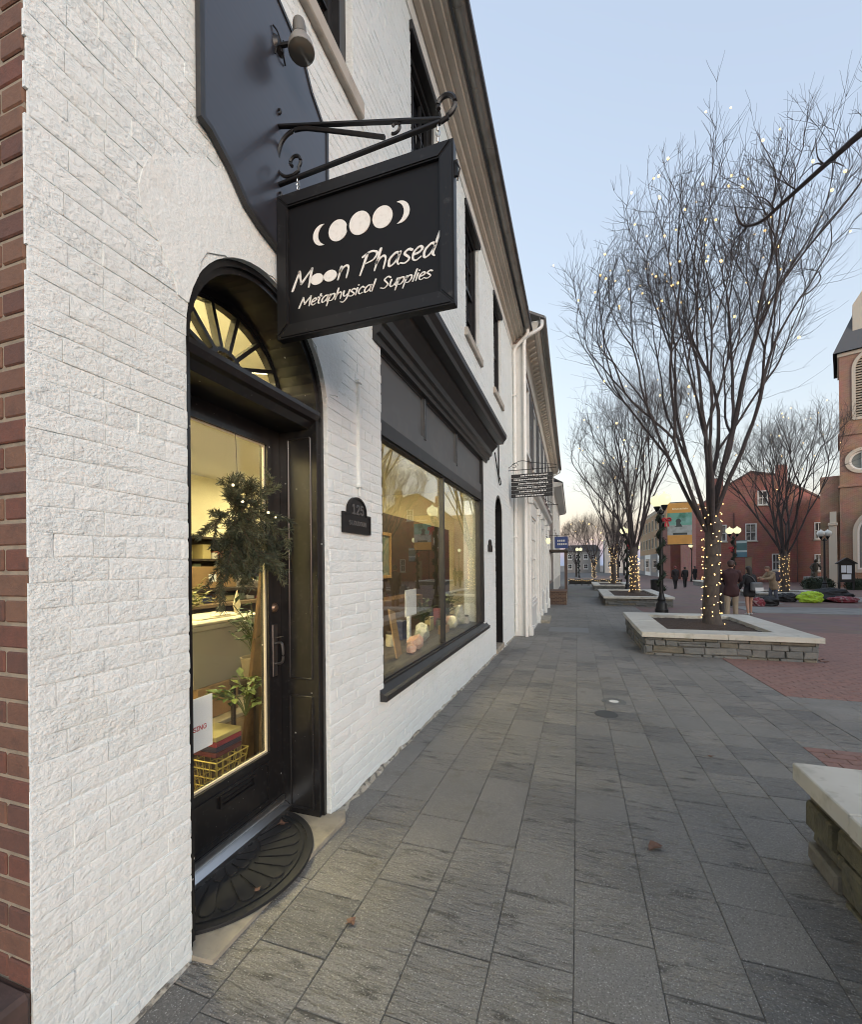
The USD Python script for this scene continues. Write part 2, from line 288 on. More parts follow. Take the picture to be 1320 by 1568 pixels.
def seen(s):
    x, y = (s[0] + s[1]) / 2, (s[2] + s[3]) / 2; d = -_s * x + _c * y; a = (_c * x + _s * y)
    return d > .3 and abs(a / d) < 1.08 and 1.55 / d < 1.25
big = sorted([s for s in stones if seen(s)], key=lambda s: math.hypot((s[0] + s[1]) / 2, s[2]))
rest = MB()
tone = rng(11)
for k, s in enumerate(big):
    if k < 300: obj('paver', paver_into(MB(), *s, k), SLATE[tone.choice(5, p=[.32, .16, .22, .16, .14])], pav)
    else: paver_into(rest, *s, k)
for k, s in enumerate([s for s in stones if not seen(s)]): paver_into(rest, *s, 900 + k)
obj('far_pavers', rest, SLATE[0], pav, kind='stuff')
obj('far_paving', sheet(MB(), -2.2, 2.40, 27.2, 70, .001), brick_mat('far_slate', (.185, .175, .155), (.15, .143, .13), (.10, .095, .085), w=.5, h=.31, axis='ground'), pav)
cb = MB()
for i in range(13):                 # a slate band crosses the square
    for j in range(6):
        if i == 0 and j % 2: paver_into(cb, 2.395, 2.515, 4.62 + .3 * j, 4.92 + .3 * j, 2900 + j)
        if i * .5 + 2.4 < 9: paver_into(cb, 2.395 + i * .5 + .12 * (j % 2), 2.395 + (i + 1) * .5 + .12 * (j % 2), 4.62 + .3 * j, 4.62 + .3 * (j + 1), 3000 + i * 9 + j)
obj('slate_band', cb, SLATE[1], pav, kind='stuff')

bp = thing('brick_paving', 'red brick paving of the square beyond the slate strip', None, kind='structure')
obj('bed', sheet(MB(), 2.395, 60, -12, 90, -.018), brick_mat('far_paving_brick', (.255, .160, .137), (.205, .132, .115), (.175, .145, .128), w=.2, h=.1, axis='ground', ms=.006), bp)
mbs = [MB(), MB()]; q = rng(5)
for y0, y1 in ((2.9, 4.6), (6.43, 13.5)):
    n = int((y1 - y0) / .102)
    for j in range(n):
        for i in range(34):
            x0 = 2.40 + i * .204 + (.102 if j % 2 else 0); yy = y0 + j * .102
            if x0 < 3.85 and (yy > 8.95 and yy < 12.35 or yy < 2.75): continue
            if x0 > 9.2: continue
            if i == 0 and j % 2: paver_into(mbs[0], 2.40, x0, yy, yy + .102, 4900 + j, g=.0025, ch=.003, h=.03)
            paver_into(mbs[int(q.integers(2))], x0, x0 + .204, yy, yy + .102, 5000 + j * 40 + i, g=.0025, ch=.003, h=.03)
for j in range(11):
    x = 1.832 - (.10 if j % 2 else 0)
    while x < 2.39:
        a, c = max(x, 1.832), min(x + .204, 2.394)
        if c - a > .03: paver_into(mbs[int(q.integers(2))], a, c, 3.46 + .1035 * j, 3.46 + .1035 * (j + 1), 4700 + j * 9 + int(x * 50), g=.0025, ch=.003, h=.03)
        x += .204
for k in (0, 1): obj('paving_bricks', mbs[k], PBR[k], bp, kind='stuff')
fs = MB()
for (x0, x1, y0, y1) in ((6.4, 17, 19.6, 23.2), (6.8, 9.5, 24.6, 26.0), (12.5, 20, 26.5, 31)):
    nx, ny = int((x1 - x0) / .6), int((y1 - y0) / .6)
    for i in range(nx):
        for j in range(ny): paver_into(fs, x0 + i * .6, x0 + i * .6 + .6, y0 + j * .6, y0 + j * .6 + .6, 7000 + i * 50 + j, h=.03)
obj('pale_slabs', fs, M('pale_slab', (.22, .215, .20), .8, bump=[(30, .4, .004)], var=(2, (.16, .155, .15), .45, .65)), bp, kind='stuff')
# ---------------------------------------------------------------- the white brick shop
shop = thing('white_brick_shop', 'white painted brick shop with arched black door and wide black shop window', 'shop', (WX, .79, 0))
def ell(cx, cz, a, b, n=24, z0=None):
    t = np.linspace(0, np.pi, n); return [(cx + a * math.cos(x), cz + b * math.sin(x)) for x in t] + ([(cx - a, z0), (cx + a, z0)] if z0 is not None else [])
DY, DZ, DA, DB = 1.83, 2.50, .51, .52
door_hole = Polygon(ell(DY, DZ, DA, DB, 28, -.6))
door2_hole = Polygon(ell(8.48, 2.55, .40, .36, 16, -.6))
sf_hole = sbox(3.12, .50, 7.02, 3.62)
wins = [(1.78, 2.71, 4.86, 6.62), (3.85, 4.72, 4.86, 6.62), (5.95, 6.84, 4.86, 6.62), (8.10, 8.96, 4.86, 6.62)]
holes = unary_union([door_hole, door2_hole, sf_hole] + [sbox(a, c, b, d) for a, b, c, d in wins])
patch = Polygon(spline([(1.28, 2.62), (1.15, 2.9), (1.33, 3.20), (1.7, 3.36), (2.2, 3.3), (2.52, 3.0), (2.44, 2.62), (1.85, 2.5), (1.28, 2.62)], 6)).difference(door_hole)
_pp = np.array(patch.exterior.coords); _pw = meshkit.noise(np.column_stack([_pp * 9, _pp[:, 0] * 0]), 8) - .5; patch = Polygon(_pp + np.column_stack([_pw, np.roll(_pw, 7)]) * .09).buffer(0).difference(door_hole); patch = max(getattr(patch, 'geoms', [patch]), key=lambda g: g.area)
Y0, Y1 = .79, 10.62
body = sbox(Y0 + .02, -.5, Y1, 7.05).difference(holes)
w = MB(); w.poly(body, -.34, -.0052, on_wall(WX)); obj('wall', w, WHITE, shop)
w = MB(); w.poly(patch, -.006, .0006, on_wall(WX)); obj('render_patch', w, STUCCO, shop)
rb = rng(21); CO = .0735; pieces = []
cut = unary_union([holes.buffer(.002), patch.buffer(-.02), patch.buffer(.01).intersection(door_hole.buffer(.14))])
from shapely.prepared import prep
pc = prep(cut)
for j in range(int((7.05 + .40) / CO)):
    z0 = -.40 + j * CO; header = (j % 6 == 3); L = .108 if header else .213; y = Y0 - (L / 2 if j % 2 else 0) + rb.uniform(-.01, .01)
    while y < Y1:
        l = L * rb.uniform(.97, 1.03); a, b = max(y, Y0), min(y + l, Y1); y += l
        if a == Y0 and b - a < .06: y = Y0; continue
        if b - a < .03: continue
        rect = sbox(a + .0012, z0 + .0028, b - .0012, z0 + CO - .0028)
        if pc.intersects(rect):
            rect = rect.difference(cut)
            for g in getattr(rect, 'geoms', [rect]):
                if g.area > .0012: pieces.append((g, (a + b) / 2, z0))
        else: pieces.append((rect, (a + b) / 2, z0))
def wave(y, ze):
    # the courses run a little wavy, and the paint bridges the bed joints here and there
    p = np.stack([np.asarray(y) * 3.1, np.full(np.shape(y), ze * 40.0), np.zeros(np.shape(y))], -1)
    return (meshkit.noise(p, 3) - .5) * .009, np.clip(meshkit.noise(p * [2.6, 1, 1] + 9.1, 5) * 1.6 - .25, .45, 1.0)
def brick_into(mb, g, seed, X=WX, proud=0.0, back=.010):
    q = rng(seed)
    if len(g.exterior.coords) == 5 and abs(g.area - (g.bounds[2] - g.bounds[0]) * (g.bounds[3] - g.bounds[1])) < 1e-6:
        y0, z0, y1, z1 = g.bounds; z0 -= .0028; z1 += .0028; n = 5; ys = np.linspace(y0, y1, n); wb, gb = wave(ys, z0); wt, gt = wave(ys, z1); fade = np.clip((ys - Y0) / .12, 0.04, 1); wb, gb, wt, gt = wb * fade, gb * fade, wt * fade, gt * fade
        t = np.linspace(q.normal(0, .0005), q.normal(0, .0005), n) + q.normal(0, .0005) + q.normal(0, .0006, n); lean = q.normal(0, .0004); v = []
        e0, e1 = (0.0 if q.random() < .80 else .0028), (0.0 if q.random() < .80 else .0028); e0 = 0 if y0 < Y0 + .01 else e0
        for i in range(n):
            en = e0 if i == 0 else (e1 if i == n - 1 else 0); yy = ys[i]
            zb, zt2 = z0 + wb[i] + .0030 * gb[i], z1 + wt[i] - .0030 * gt[i]; cb, ct = .0035 + .006 * gb[i], .0035 + .006 * gt[i]; sb, st_ = .0040 * gb[i], .0040 * gt[i]
            v += [(X - back, yy, zb), (X + t[i] - sb - .0004, yy, zb), (X + t[i] - en + lean, yy, zb + cb), (X + t[i] - en - lean, yy, zt2 - ct), (X + t[i] - st_ - .0004, yy, zt2), (X - back, yy, zt2)]
        f = [(6 * i + k, 6 * (i + 1) + k, 6 * (i + 1) + k + 1, 6 * i + k + 1) for i in range(n - 1) for k in range(5)] + [(0, 1, 2, 3), (0, 3, 4, 5), (6 * n - 4, 6 * n - 5, 6 * n - 6, 6 * n - 3), (6 * n - 2, 6 * n - 3, 6 * n - 6, 6 * n - 1)]
        return mb.add(v, f)
    return mb.poly(g.buffer(.0006), -back, q.normal(-.0010, .0006) + proud, on_wall(X))
pieces.sort(key=lambda p: (p[1]) ** 2 * .9 + 2.1 + (p[2] - 1.55) ** 2 + (100 if p[2] < .2 and p[1] < 1.1 else 0) + (50 if p[2] > 3.4 and p[1] < 1.3 else 0))
field = MB()
for k, (g, yc, zc) in enumerate(pieces):
    if k < 300: obj('brick', brick_into(MB(), g, k), WHITE if rb.random() < .7 else WHITE_B, shop, smooth=50)
    else: brick_into(field, g, k)
obj('brick_courses', field, WHITE, shop, smooth=50, kind='stuff')
# the unpainted end wall round the corner (faces the viewer's side), bricks one by one
ew = MB(); ew.box(-8, Y0 + .006, -.4, WX - .012, Y0 + .30, 7.0); obj('end_wall', ew, MORTAR, shop)
far_end = MB()
for j in range(int(7.2 / CO)):
    z0 = -.15 + j * CO; header = j % 2; x = WX - .011; k = 0
    while x > -2.5:
        l = .105 if (header and k == 0) else .205; xx0, xx1 = x - l + .010, x
        b = MB(); q = rng(9000 + j * 20 + k); b.obox(((xx0 + xx1) / 2, Y0 + .05 + q.normal(0, .001), z0 + CO / 2), np.eye(3), ((xx1 - xx0) / 2, .05, CO / 2 - .0058), .004)
        if x > -1.85 and z0 < 3.9: obj('end_brick', b, RBR[int(q.integers(4))], shop)
        else: far_end.tm(trimesh.Trimesh(*b.arrays(), process=False))
        x -= l; k += 1
obj('end_brick_courses', far_end, RBR[0], shop, kind='stuff')
b = MB(); b.box(-6, Y0 - .30, -.2, WX + .004, Y0 - .002, .372, .012); obj('plinth', b, PLINTH, shop)
# solid rest of the building, roof
b = MB(); b.box(-8.2, Y0 + .30, 3.45, WX - .345, Y1, 7.0); obj('upper_floor', b, DIM, shop)
b = MB(); b.add([(-.98, Y0 - .1, 7.22), (-.98, Y1 + .05, 7.22), (-5.2, Y1 + .05, 9.6), (-5.2, Y0 - .1, 9.6), (-.98, Y0 - .1, 7.16), (-.98, Y1 + .05, 7.16), (-5.2, Y1 + .05, 9.5), (-5.2, Y0 - .1, 9.5)], [(0, 1, 2, 3), (7, 6, 5, 4), (0, 4, 5, 1), (1, 5, 6, 2), (2, 6, 7, 3), (3, 7, 4, 0)]); obj('roof', b, ROOF, shop)
# cornice: white frieze board, cream mouldings, gutter with hangers
b = MB(); b.ext([(WX - .01, 6.76), (WX + .012, 6.76), (WX + .012, 7.00), (WX - .01, 7.00)], Y0 - .02, Y1); obj('frieze_board', b, TRIMW, shop)
cor = [(WX - .01, 7.0), (WX + .02, 6.93), (WX + .075, 6.95), (WX + .085, 7.00), (WX + .15, 7.01), (WX + .158, 7.045), (WX + .235, 7.055), (WX + .243, 7.095), (WX + .285, 7.10), (WX + .285, 7.19), (WX - .01, 7.19)]
b = MB(); b.ext(cor, Y0 - .06, Y1); obj('cornice', b, CREAM, shop)
gx, gzc, gr = WX + .385, 7.20, .072; ang = np.linspace(np.pi, 2 * np.pi, 11)
gp = [(gx + gr * math.cos(a), gzc + gr * math.sin(a)) for a in ang] + [(gx + .9 * gr * math.cos(a), gzc + .9 * gr * math.sin(a)) for a in ang[::-1]]
b = MB(); b.ext(gp, Y0 - .1, Y1 - .02); gut = obj('gutter', b, GUTTER, shop)
for k in range(13):
    y = 1.1 + .78 * k; hp = [(gx + 1.05 * gr * math.cos(a), gzc + 1.05 * gr * math.sin(a)) for a in ang] + [(gx + 1.0 * gr * math.cos(a), gzc + 1.0 * gr * math.sin(a)) for a in ang[::-1]]
    b = MB(); b.ext(hp, y, y + .025); obj('hanger', b, GUTTER, gut)
b = MB(); b.tube(spline([(gx - .01, 10.50, 7.16), (gx - .02, 10.52, 7.02), (WX + .2, 10.55, 6.88), (WX + .06, 10.56, 6.72), (WX + .05, 10.56, 6.4)], 5), .042, 10); b.tube([(WX + .05, 10.56, 6.42), (WX + .05, 10.56, -.05)], .042, 10)
dp = obj('downpipe', b, TRIMW, shop, smooth=40)
for z in (.6, 2.2, 3.9, 5.6): b = MB(); b.box(WX - .004, 10.50, z, WX + .10, 10.62, z + .035, .004); obj('strap', b, TRIMW, dp)
# upper windows
for (a, c, z0, z1) in wins:
    b = MB(); fw = .085
    b.poly(sbox(a + .001, z0, c - .001, z1).difference(sbox(a + fw, z0 + .07, c - fw, z1 - fw)), -.16, -.055, on_wall(WX)); wf = obj('window', b, BLACKM, shop)
    s = MB(); i0, i1 = a + fw, c - fw; zm = (z0 + z1) / 2
    for lo, hi, d in ((z0 + .07, zm + .02, -.135), (zm - .02, z1 - fw, -.115)):
        s.poly(sbox(i0, lo, i1, hi).difference(sbox(i0 + .045, lo + .05, i1 - .045, hi - .045)), d - .02, d + .02, on_wall(WX))
        for t in (1 / 3, 2 / 3): y = i0 + (i1 - i0) * t; s.box(WX + d - .012, y - .009, lo + .05, WX + d + .014, y + .009, hi - .045)
        zc = (lo + hi) / 2; s.box(WX + d - .013, i0 + .045, zc - .009, WX + d + .013, i1 - .045, zc + .009)
    obj('sash', s, BLACKM, wf)
    s = MB(); s.box(WX - .15, i0, z0 + .06, WX - .146, i1, z1 - .06); obj('pane', s, DARKPANE, wf)
    s = MB(); s.box(WX - .15, a - .09, z0 - .115, WX + .045, c + .09, z0, .008); obj('sill', s, M('grey_stone_sill', (.42, .39, .34), .7, bump=[(50, .3, .003)], var=(7, (.30, .27, .23), .45, .7)), wf)
    s = MB(); s.box(WX - .06, a - .03, z1 - .02, WX + .03, c + .03, z1 + .075, .006); obj('drip_cap', s, BLACKM, wf)
# door surround and alcove
IN = door_hole.buffer(-.055); IN2 = door_hole.buffer(-.028)
b = MB(); b.poly(door_hole.buffer(-.0015).difference(IN2), -.30, -.030, on_wall(WX)); b.poly(IN2.buffer(.002).difference(IN), -.33, -.046, on_wall(WX)); ds = obj('door_surround', b, BLACK, shop)
for sy, y in ((1, DY - .452), (-1, DY + .452)):          # raised mouldings of the side linings
    for z0, z1 in ((.06, .75), (.86, 2.34)):
        b = MB()
        for (p, q_) in (((-.25, z0), (-.25, z1)), ((-.09, z0), (-.09, z1)), ((-.25, z0), (-.09, z0)), ((-.25, z1), (-.09, z1))): b.bar((WX + p[0], y, p[1]), (WX + q_[0], y, q_[1]), .012, .012, .004, up=(0, 1, 0))
        obj('lining_moulding', b, BLACK, ds)
DX = -1.775
b = MB(); b.ext([(DX - .03, 2.395), (WX - .10, 2.395), (WX - .07, 2.43), (WX - .045, 2.44), (WX - .03, 2.47), (WX - .03, 2.492), (DX - .03, 2.50)], DY - .475, DY + .475); obj('transom', b, BLACK, shop)
fan_o = Polygon(ell(DY, 2.60, .425, .33, 24)).buffer(0); fan_i = Polygon(ell(DY, 2.60, .125, .105, 12)).buffer(0)
back = Polygon(ell(DY, DZ, DA + .0, DB, 24, 2.49)).buffer(-.03)
b = MB(); b.poly(back.difference(fan_o), DX - .03 - WX, DX + .03 - WX, on_wall(WX))
ring = fan_o.difference(fan_o.buffer(-.018)).union(fan_i.difference(fan_i.buffer(-.02)))
sp = [LineString([(DY + .11 * math.cos(t), 2.60 + .09 * math.sin(t)), (DY + .44 * math.cos(t), 2.60 + .345 * math.sin(t))]).buffer(.011) for t in [math.pi * k / 7 for k in range(1, 7)]]
fl = obj('fanlight', b, BLACK, shop)
b = MB(); b.poly(unary_union([ring, sbox(DY - .43, 2.595, DY + .43, 2.625)] + [s_.intersection(fan_o) for s_ in sp]), DX - .02 - WX, DX + .022 - WX, on_wall(WX)); obj('muntins', b, BLACK, fl)
b = MB(); b.poly(fan_o, DX - .004 - WX, DX - .001 - WX, on_wall(WX)); obj('pane', b, GLASS2, fl)
# door leaf
d0, d1 = DY - .452, DY + .452; g0, g1, gz0, gz1 = d0 + .115, d1 - .128, .44, 2.285
b = MB(); b.poly(sbox(d0, .075, d1, 2.395).difference(sbox(g0, gz0, g1, gz1)), -.045, 0, on_wall(DX)); b.poly(sbox(g0 - .03, gz0 - .03, g1 + .03, gz1 + .03).difference(sbox(g0, gz0, g1, gz1)), 0, .012, on_wall(DX))
b.poly(sbox(d0 + .11, .14, d1 - .12, .385).difference(sbox(d0 + .13, .16, d1 - .14, .365)), 0, .009, on_wall(DX)); door = obj('door', b, BLACK, shop)
b = MB(); b.box(DX - .024, g0, gz0, DX - .019, g1, gz1); obj('glass', b, GLASS2, door)
b = MB(); b.poly(sbox(g0 - .001, gz0 - .001, g1 + .001, gz1 + .001).difference(sbox(g0 + .011, gz0 + .011, g1 - .011, gz1 - .011)), -.018, -.006, on_wall(DX)); obj('glazing_bead', b, M('pale_bead', (.60, .54, .38), .5), door)
b = MB(); b.box(DX, d1 - .088, .88, DX + .008, d1 - .042, 1.20, .003); hp = obj('handle_plate', b, DOORPL, door)
b.V = []; b.F = []; b.n = 0; b.tube(spline([(DX + .008, d1 - .062, 1.08), (DX + .05, d1 - .062, 1.085), (DX + .062, d1 - .062, 1.03), (DX + .055, d1 - .062, .97), (DX + .008, d1 - .062, .955)], 5), .0085, 8); b.bar((DX + .01, d1 - .062, 1.115), (DX + .055, d1 - .062, 1.125), .022, .006); obj('handle', b, DOORPL, door, smooth=40)
b = MB(); b.lathe([(0, .022), (.018, .020), (.029, .008), (.031, 0)], (DX, d1 - .066, 1.30), 16, (1, 0, 0)); obj('deadbolt', b, M('worn_brass', (.20, .14, .10), .4, .8), door, smooth=40)
b = MB(); b.poly(sbox(1.77, .30, 2.03, .365).difference(sbox(1.785, .313, 2.015, .352)), 0, .014, on_wall(DX)); b.box(DX, 1.79, .318, DX + .006, 2.01, .334); obj('mail_slot', b, IRON, door)
b = MB(); b.box(DX - .06, d0 - .02, .021, DX + .055, d1 + .02, .062, .004); b.ext([(DX + .005, .062), (DX + .055, .062), (DX + .03, .082), (DX + .005, .086)], d0, d1); b.bar((DX + .012, d0, .105), (DX + .012, d1, .105), .012, .04); obj('metal_sill', b, ALU, shop)
b = MB(); b.poly(Polygon([(-2.0, DY - .545), (-1.372, DY - .50), (-1.365, DY + .50), (-1.41, DY + .575), (WX - .02, DY + .50), (-2.0, DY + .50)]).buffer(.008), -.05, .020, lambda a, c, d: (a, c, d)); obj('threshold_stone', b, STONE_T, shop)
# shop window
FX = WX - .07
b = MB(); b.poly(sbox(3.121, .56, 7.019, 2.72).difference(unary_union([sbox(3.165, .635, 4.895, 2.585), sbox(4.93, .635, 6.90, 2.585)])), -.09, -.035, on_wall(WX)); b.poly(sbox(3.121, .56, 7.019, 2.72).difference(sbox(3.15, .62, 6.94, 2.60)), -.12, -.012, on_wall(WX)); swf = obj('shop_window', b, BLACKM, shop)
for a, c in ((3.16, 4.90), (4.925, 6.905)): b = MB(); b.box(FX - .004, a, .63, FX, c, 2.59); obj('pane', b, GLASS, swf)
b = MB(); b.ext([(WX - .3, .50), (WX + .055, .50), (WX + .06, .545), (WX + .03, .555), (WX - .01, .60), (WX - .3, .625)], 3.05, 7.20); obj('sill', b, BLACKM, swf)
for a, c in ((3.125, 4.22), (4.22, 5.46), (5.46, 7.015)):
    b = MB(); b.box(WX - .30, a, 2.72, WX - .045, c, 3.32)
    b.poly(sbox(a, 2.715, c, 3.30).difference(sbox(a + .035, 2.86, c - .035, 3.265)), -.046, -.022, on_wall(WX)); b.poly(sbox(a + .034, 2.859, c - .034, 3.266).difference(sbox(a + .047, 2.872, c - .047, 3.253)), -.047, -.033, on_wall(WX)); obj('frieze_panel', b, CHAR, shop)
for y in (4.22, 5.46): b = MB(); b.box(WX - .046, y - .022, 2.84, WX - .012, y + .022, 3.30, .004); obj('frieze_stile', b, BLACK, shop)
b = MB(); b.box(WX - .046, 6.955, .62, WX + .004, 7.018, 3.3, .004); obj('frieze_stile', b, BLACKM, shop)
sc = [(WX - .3, 3.27), (WX + .02, 3.27), (WX + .03, 3.31), (WX + .06, 3.32), (WX + .075, 3.37), (WX + .105, 3.38), (WX + .115, 3.44), (WX + .17, 3.50), (WX + .20, 3.525), (WX + .205, 3.555), (WX + .30, 3.56), (WX + .315, 3.60), (WX + .355, 3.645), (WX + .36, 3.70), (WX + .30, 3.725), (WX - .3, 3.80)]
b = MB(); b.ext(sc, 2.98, 7.25); obj('shop_cornice', b, BLACKM, shop)
# second door
b = MB(); b.poly(door2_hole.buffer(-.001).difference(door2_hole.buffer(-.05)), -.22, -.003, on_wall(WX)); b.poly(door2_hole.buffer(-.04).difference(sbox(8.20, 1.0, 8.76, 2.35)), -.24, -.19, on_wall(WX)); d2 = obj('side_door', b, BLACK, shop)
b = MB(); b.poly(sbox(8.19, 1.0, 8.77, 2.36), -.225, -.22, on_wall(WX)); obj('pane', b, DARKPANE, d2)
b = MB(); b.box(WX - .25, 8.07, G(8.5) - .04, WX + .02, 8.89, G(8.5) + .10, .01); obj('step', b, STONE_T, d2)
b = MB(); b.box(WX - .002, 2.715, 2.12, WX + .022, 2.735, 2.84); b.box(WX - .002, 2.70, 2.10, WX + .03, 2.75, 2.125, .004); b.box(WX - .002, 2.70, 2.83, WX + .03, 2.75, 2.855, .004); b.tube([(WX + .012, 2.725, 2.1), (WX + .012, 2.725, 2.04)], .006); obj('cable_conduit', b, WHITE, shop)
# inside
b = MB(); b.box(-7.2, Y0 + .31, -.1, WX - .345, Y1 - .1, .062); obj('shop_floor', b, FLOORW, shop)
b = MB(); b.box(-7.3, Y0 + .31, 0.062, -7.2, Y1 - .1, 3.40); b.box(-7.2, Y0 + .31, .062, WX - .345, Y0 + .36, 3.40); b.box(-7.2, Y1 - .2, .062, WX - .345, Y1 - .1, 3.40); obj('inner_wall', b, YELLOWW, shop)
b = MB(); b.box(-7.2, Y0 + .31, 3.40, WX - .345, Y1 - .1, 3.445); obj('ceiling', b, CEILW, shop)
b = MB(); b.box(-2.35, 3.05, .56, WX - .13, 7.05, .598); b.box(-2.35, 3.05, .062, -2.32, 7.05, .56); obj('display_shelf', b, DIM, shop)
for x, y, lab in ((-2.9, 2.0, 'ceiling light panel just inside the arched door'), (-4.6, 3.0, 'ceiling light panel deep inside behind the storage tub'), (-2.12, 5.2, 'ceiling light panel above the left half of the window display'), (-4.6, 6.2, 'ceiling light panel in the middle of the shop room'), (-2.12, 7.6, 'ceiling light panel above the right end of the window display'), (-5.8, 8.0, 'ceiling light panel in the far back corner of the shop')):
    t = thing('ceiling_lamp', 'square warm ' + lab, 'ceiling light', (x, y, 3.36))
    b = MB(); b.box(x - .31, y - .31, 3.365, x + .31, y + .31, 3.398, .01); obj('frame', b, TRIMW, t)
    b = MB(); b.box(x - .28, y - .28, 3.355, x + .28, y + .28, 3.363); obj('diffuser', b, LAMPD if x > -2.2 else LAMPW, t)

t = thing('pendant_lamp', 'round warm pendant lamp hanging inside above the arched door', 'pendant lamp', (-2.7, 1.45, 2.75)); b = MB(); b.sphere((-2.7, 1.45, 2.85), .14, 2); obj('globe', b, M('pendant_glow', (.9, .85, .6), .5, emit=((1.0, .84, .5), 3.0)), t, smooth=True); b = MB(); b.tube([(-2.7, 1.45, 2.98), (-2.7, 1.45, 3.395)], .008, 5); obj('cord', b, BLACKM, t)
# the grubby mortar fillet where the wall meets the paving
FIL = M('grubby_wall_foot', (.36, .33, .27), .9, bump=[(50, .9, .01)], var=[(22, (.12, .11, .095), .50, .60), (8, (.55, .54, .50), .52, .65)])
for y0, y1 in ((.82, 1.30), (2.36, 10.5)):
    n = int((y1 - y0) / .03); ys = np.linspace(y0, y1, n); p3 = np.stack([ys * 9, ys * 0, ys * 0], -1); w1 = .010 + .022 * meshkit.noise(p3, 2) * meshkit.noise(p3 * .3, 4) * 2; h1 = .008 + .030 * meshkit.noise(p3 * 1.3 + 5, 6)
    if y0 < 1: w1 = w1 * .45; h1 = h1 * .45
    g_ = gz(ys); v = np.concatenate([np.stack([np.full(n, WX - .012), ys, g_ + h1], -1), np.stack([WX + w1 * .5, ys, g_ + h1 * .75], -1), np.stack([WX + w1, ys, g_ + .0005], -1)]); i = np.arange(n - 1)
    obj('wall_foot', MB().add(v, np.vstack([np.stack([i + k * n, i + 1 + k * n, i + 1 + (k + 1) * n, i + (k + 1) * n], -1) for k in (0, 1)])), FIL, shop)
# ---------------------------------------------------------------- things on the shop front
bd = Polygon([(1.365, 4.30), (1.365, 3.375), (1.42, 3.368), (1.52, 3.31), (1.62, 3.22), (1.72, 3.185), (1.86, 3.16), (1.99, 3.185), (2.09, 3.22), (2.19, 3.31), (2.29, 3.368), (2.325, 3.375), (2.325, 4.20), (2.27, 4.215), (2.16, 4.29), (2.08, 4.40), (2.02, 4.42), (1.845, 4.475), (1.67, 4.42), (1.61, 4.40), (1.50, 4.30)])
t = thing('sign_board', 'large blank dark painted board with curved edges above the arched door', 'board', (WX, 1.85, 3.2))
b = MB(); b.poly(bd.buffer(-.006), .012, .030, on_wall(WX)); obj('board', b, NAVY, t)
b = MB(); b.poly(bd.difference(bd.buffer(-.022)), .010, .036, on_wall(WX)); obj('edge_moulding', b, BLACKM, t)
# flood lamp on the board
t = thing('flood_lamp', 'old grey flood lamp bulb on a short black arm over the board', 'lamp', (WX + .03, 1.86, 4.2)); FLOODM = M('lamp_glass_grey', (.12, .115, .095), .12, coat=.6, bump=[(40, .2, .004)])
b = MB(); b.lathe([(0, .02), (.03, .018), (.045, 0)], (WX + .03, 1.86, 4.215), 14, (1, 0, 0)); b.tube([(WX + .03, 1.86, 4.215), (WX + .13, 1.87, 4.205)], .011, 8)
for a in (.6, 2.2, -.9, -2.4): b.tube(spline([(WX + .05, 1.86, 4.215), (WX + .045, 1.86 + .04 * math.cos(a), 4.215 + .05 * math.sin(a)), (WX + .035, 1.86 + .06 * math.cos(a + .3), 4.215 + .085 * math.sin(a + .3))], 4), .0045, 5)
obj('arm', b, IRON, t, smooth=40)
ax = np.array([.10, -.02, -.99]); ax /= np.linalg.norm(ax); c0 = np.array([WX + .15, 1.87, 4.29])
b = MB(); b.lathe([(0, -.01), (.030, -.01), (.034, .03), (.030, .07), (.040, .075)], c0, 14, ax); obj('socket', b, M('grey_socket', (.16, .155, .14), .5, .3), t, smooth=40)
b = MB(); b.lathe([(.03, .07), (.045, .085), (.060, .115), (.066, .145), (.064, .152)], c0, 18, ax); obj('reflector', b, GUTTER, t, smooth=40)
b = MB(); b.lathe([(.065, .150), (.05, .160), (.025, .165), (0, .166)], c0, 18, ax); obj('lens', b, FLOODM, t, smooth=True)
# wrought iron sign bracket
SY = 1.86; t = thing('sign_bracket', 'black wrought iron scroll bracket holding the hanging shop sign', 'bracket', (WX, SY, 3.65))
def rod(pts, w=.010, k=6): return MB().tube(np.array([(x, SY + d, z) for x, d, z in pts]), w, k)
def flat(p, q_, w=.022, h=.014): return MB().bar((p[0], SY, p[1]), (q_[0], SY, q_[1]), w, h, .003)
def spiral(cx, cz, r0, r1, a0, a1, n=22):
    a = np.linspace(a0, a1, n); rr = np.linspace(r0, r1, n); return [(cx + rr[i] * math.cos(a[i]), 0, cz + rr[i] * math.sin(a[i])) for i in range(n)]
b = flat((WX + .014, 3.46), (WX + .014, 3.87), .03, .010); b.tm(trimesh.Trimesh(*rod(spiral(WX + .03, 3.875, .018, .008, math.pi, -2.0), .006).arrays(), process=False)); b.tm(trimesh.Trimesh(*rod(spiral(WX + .03, 3.455, .018, .008, -math.pi, 2.0), .006).arrays(), process=False)); obj('wall_plate', b, IRON, t, smooth=40)
obj('stay', flat((WX + .02, 3.806), (-.56, 3.545)), IRON, t)
b = flat((WX + .02, 3.505), (-.565, 3.535), .022, .016); b.tm(trimesh.Trimesh(*rod([(-.565, 0, 3.535), (-.53, 0, 3.545)] + spiral(-.545, 3.605, .055, .030, -1.35, 3.5), .011).arrays(), process=False)); obj('lower_bar', b, IRON, t, smooth=40)
b = rod([(x, 0, z) for x, z in spline([(-1.440, 3.640), (-1.433, 3.672), (-1.410, 3.722), (-1.359, 3.751), (-1.282, 3.744), (-1.18, 3.704), (-1.007, 3.630), (-.84, 3.556)], 6)], .0105); b.tm(trimesh.Trimesh(*rod(spiral(-.785, 3.585, .030, .014, -2.2, 2.6), .007).arrays(), process=False)); obj('scroll_bar', b, IRON, t, smooth=40)
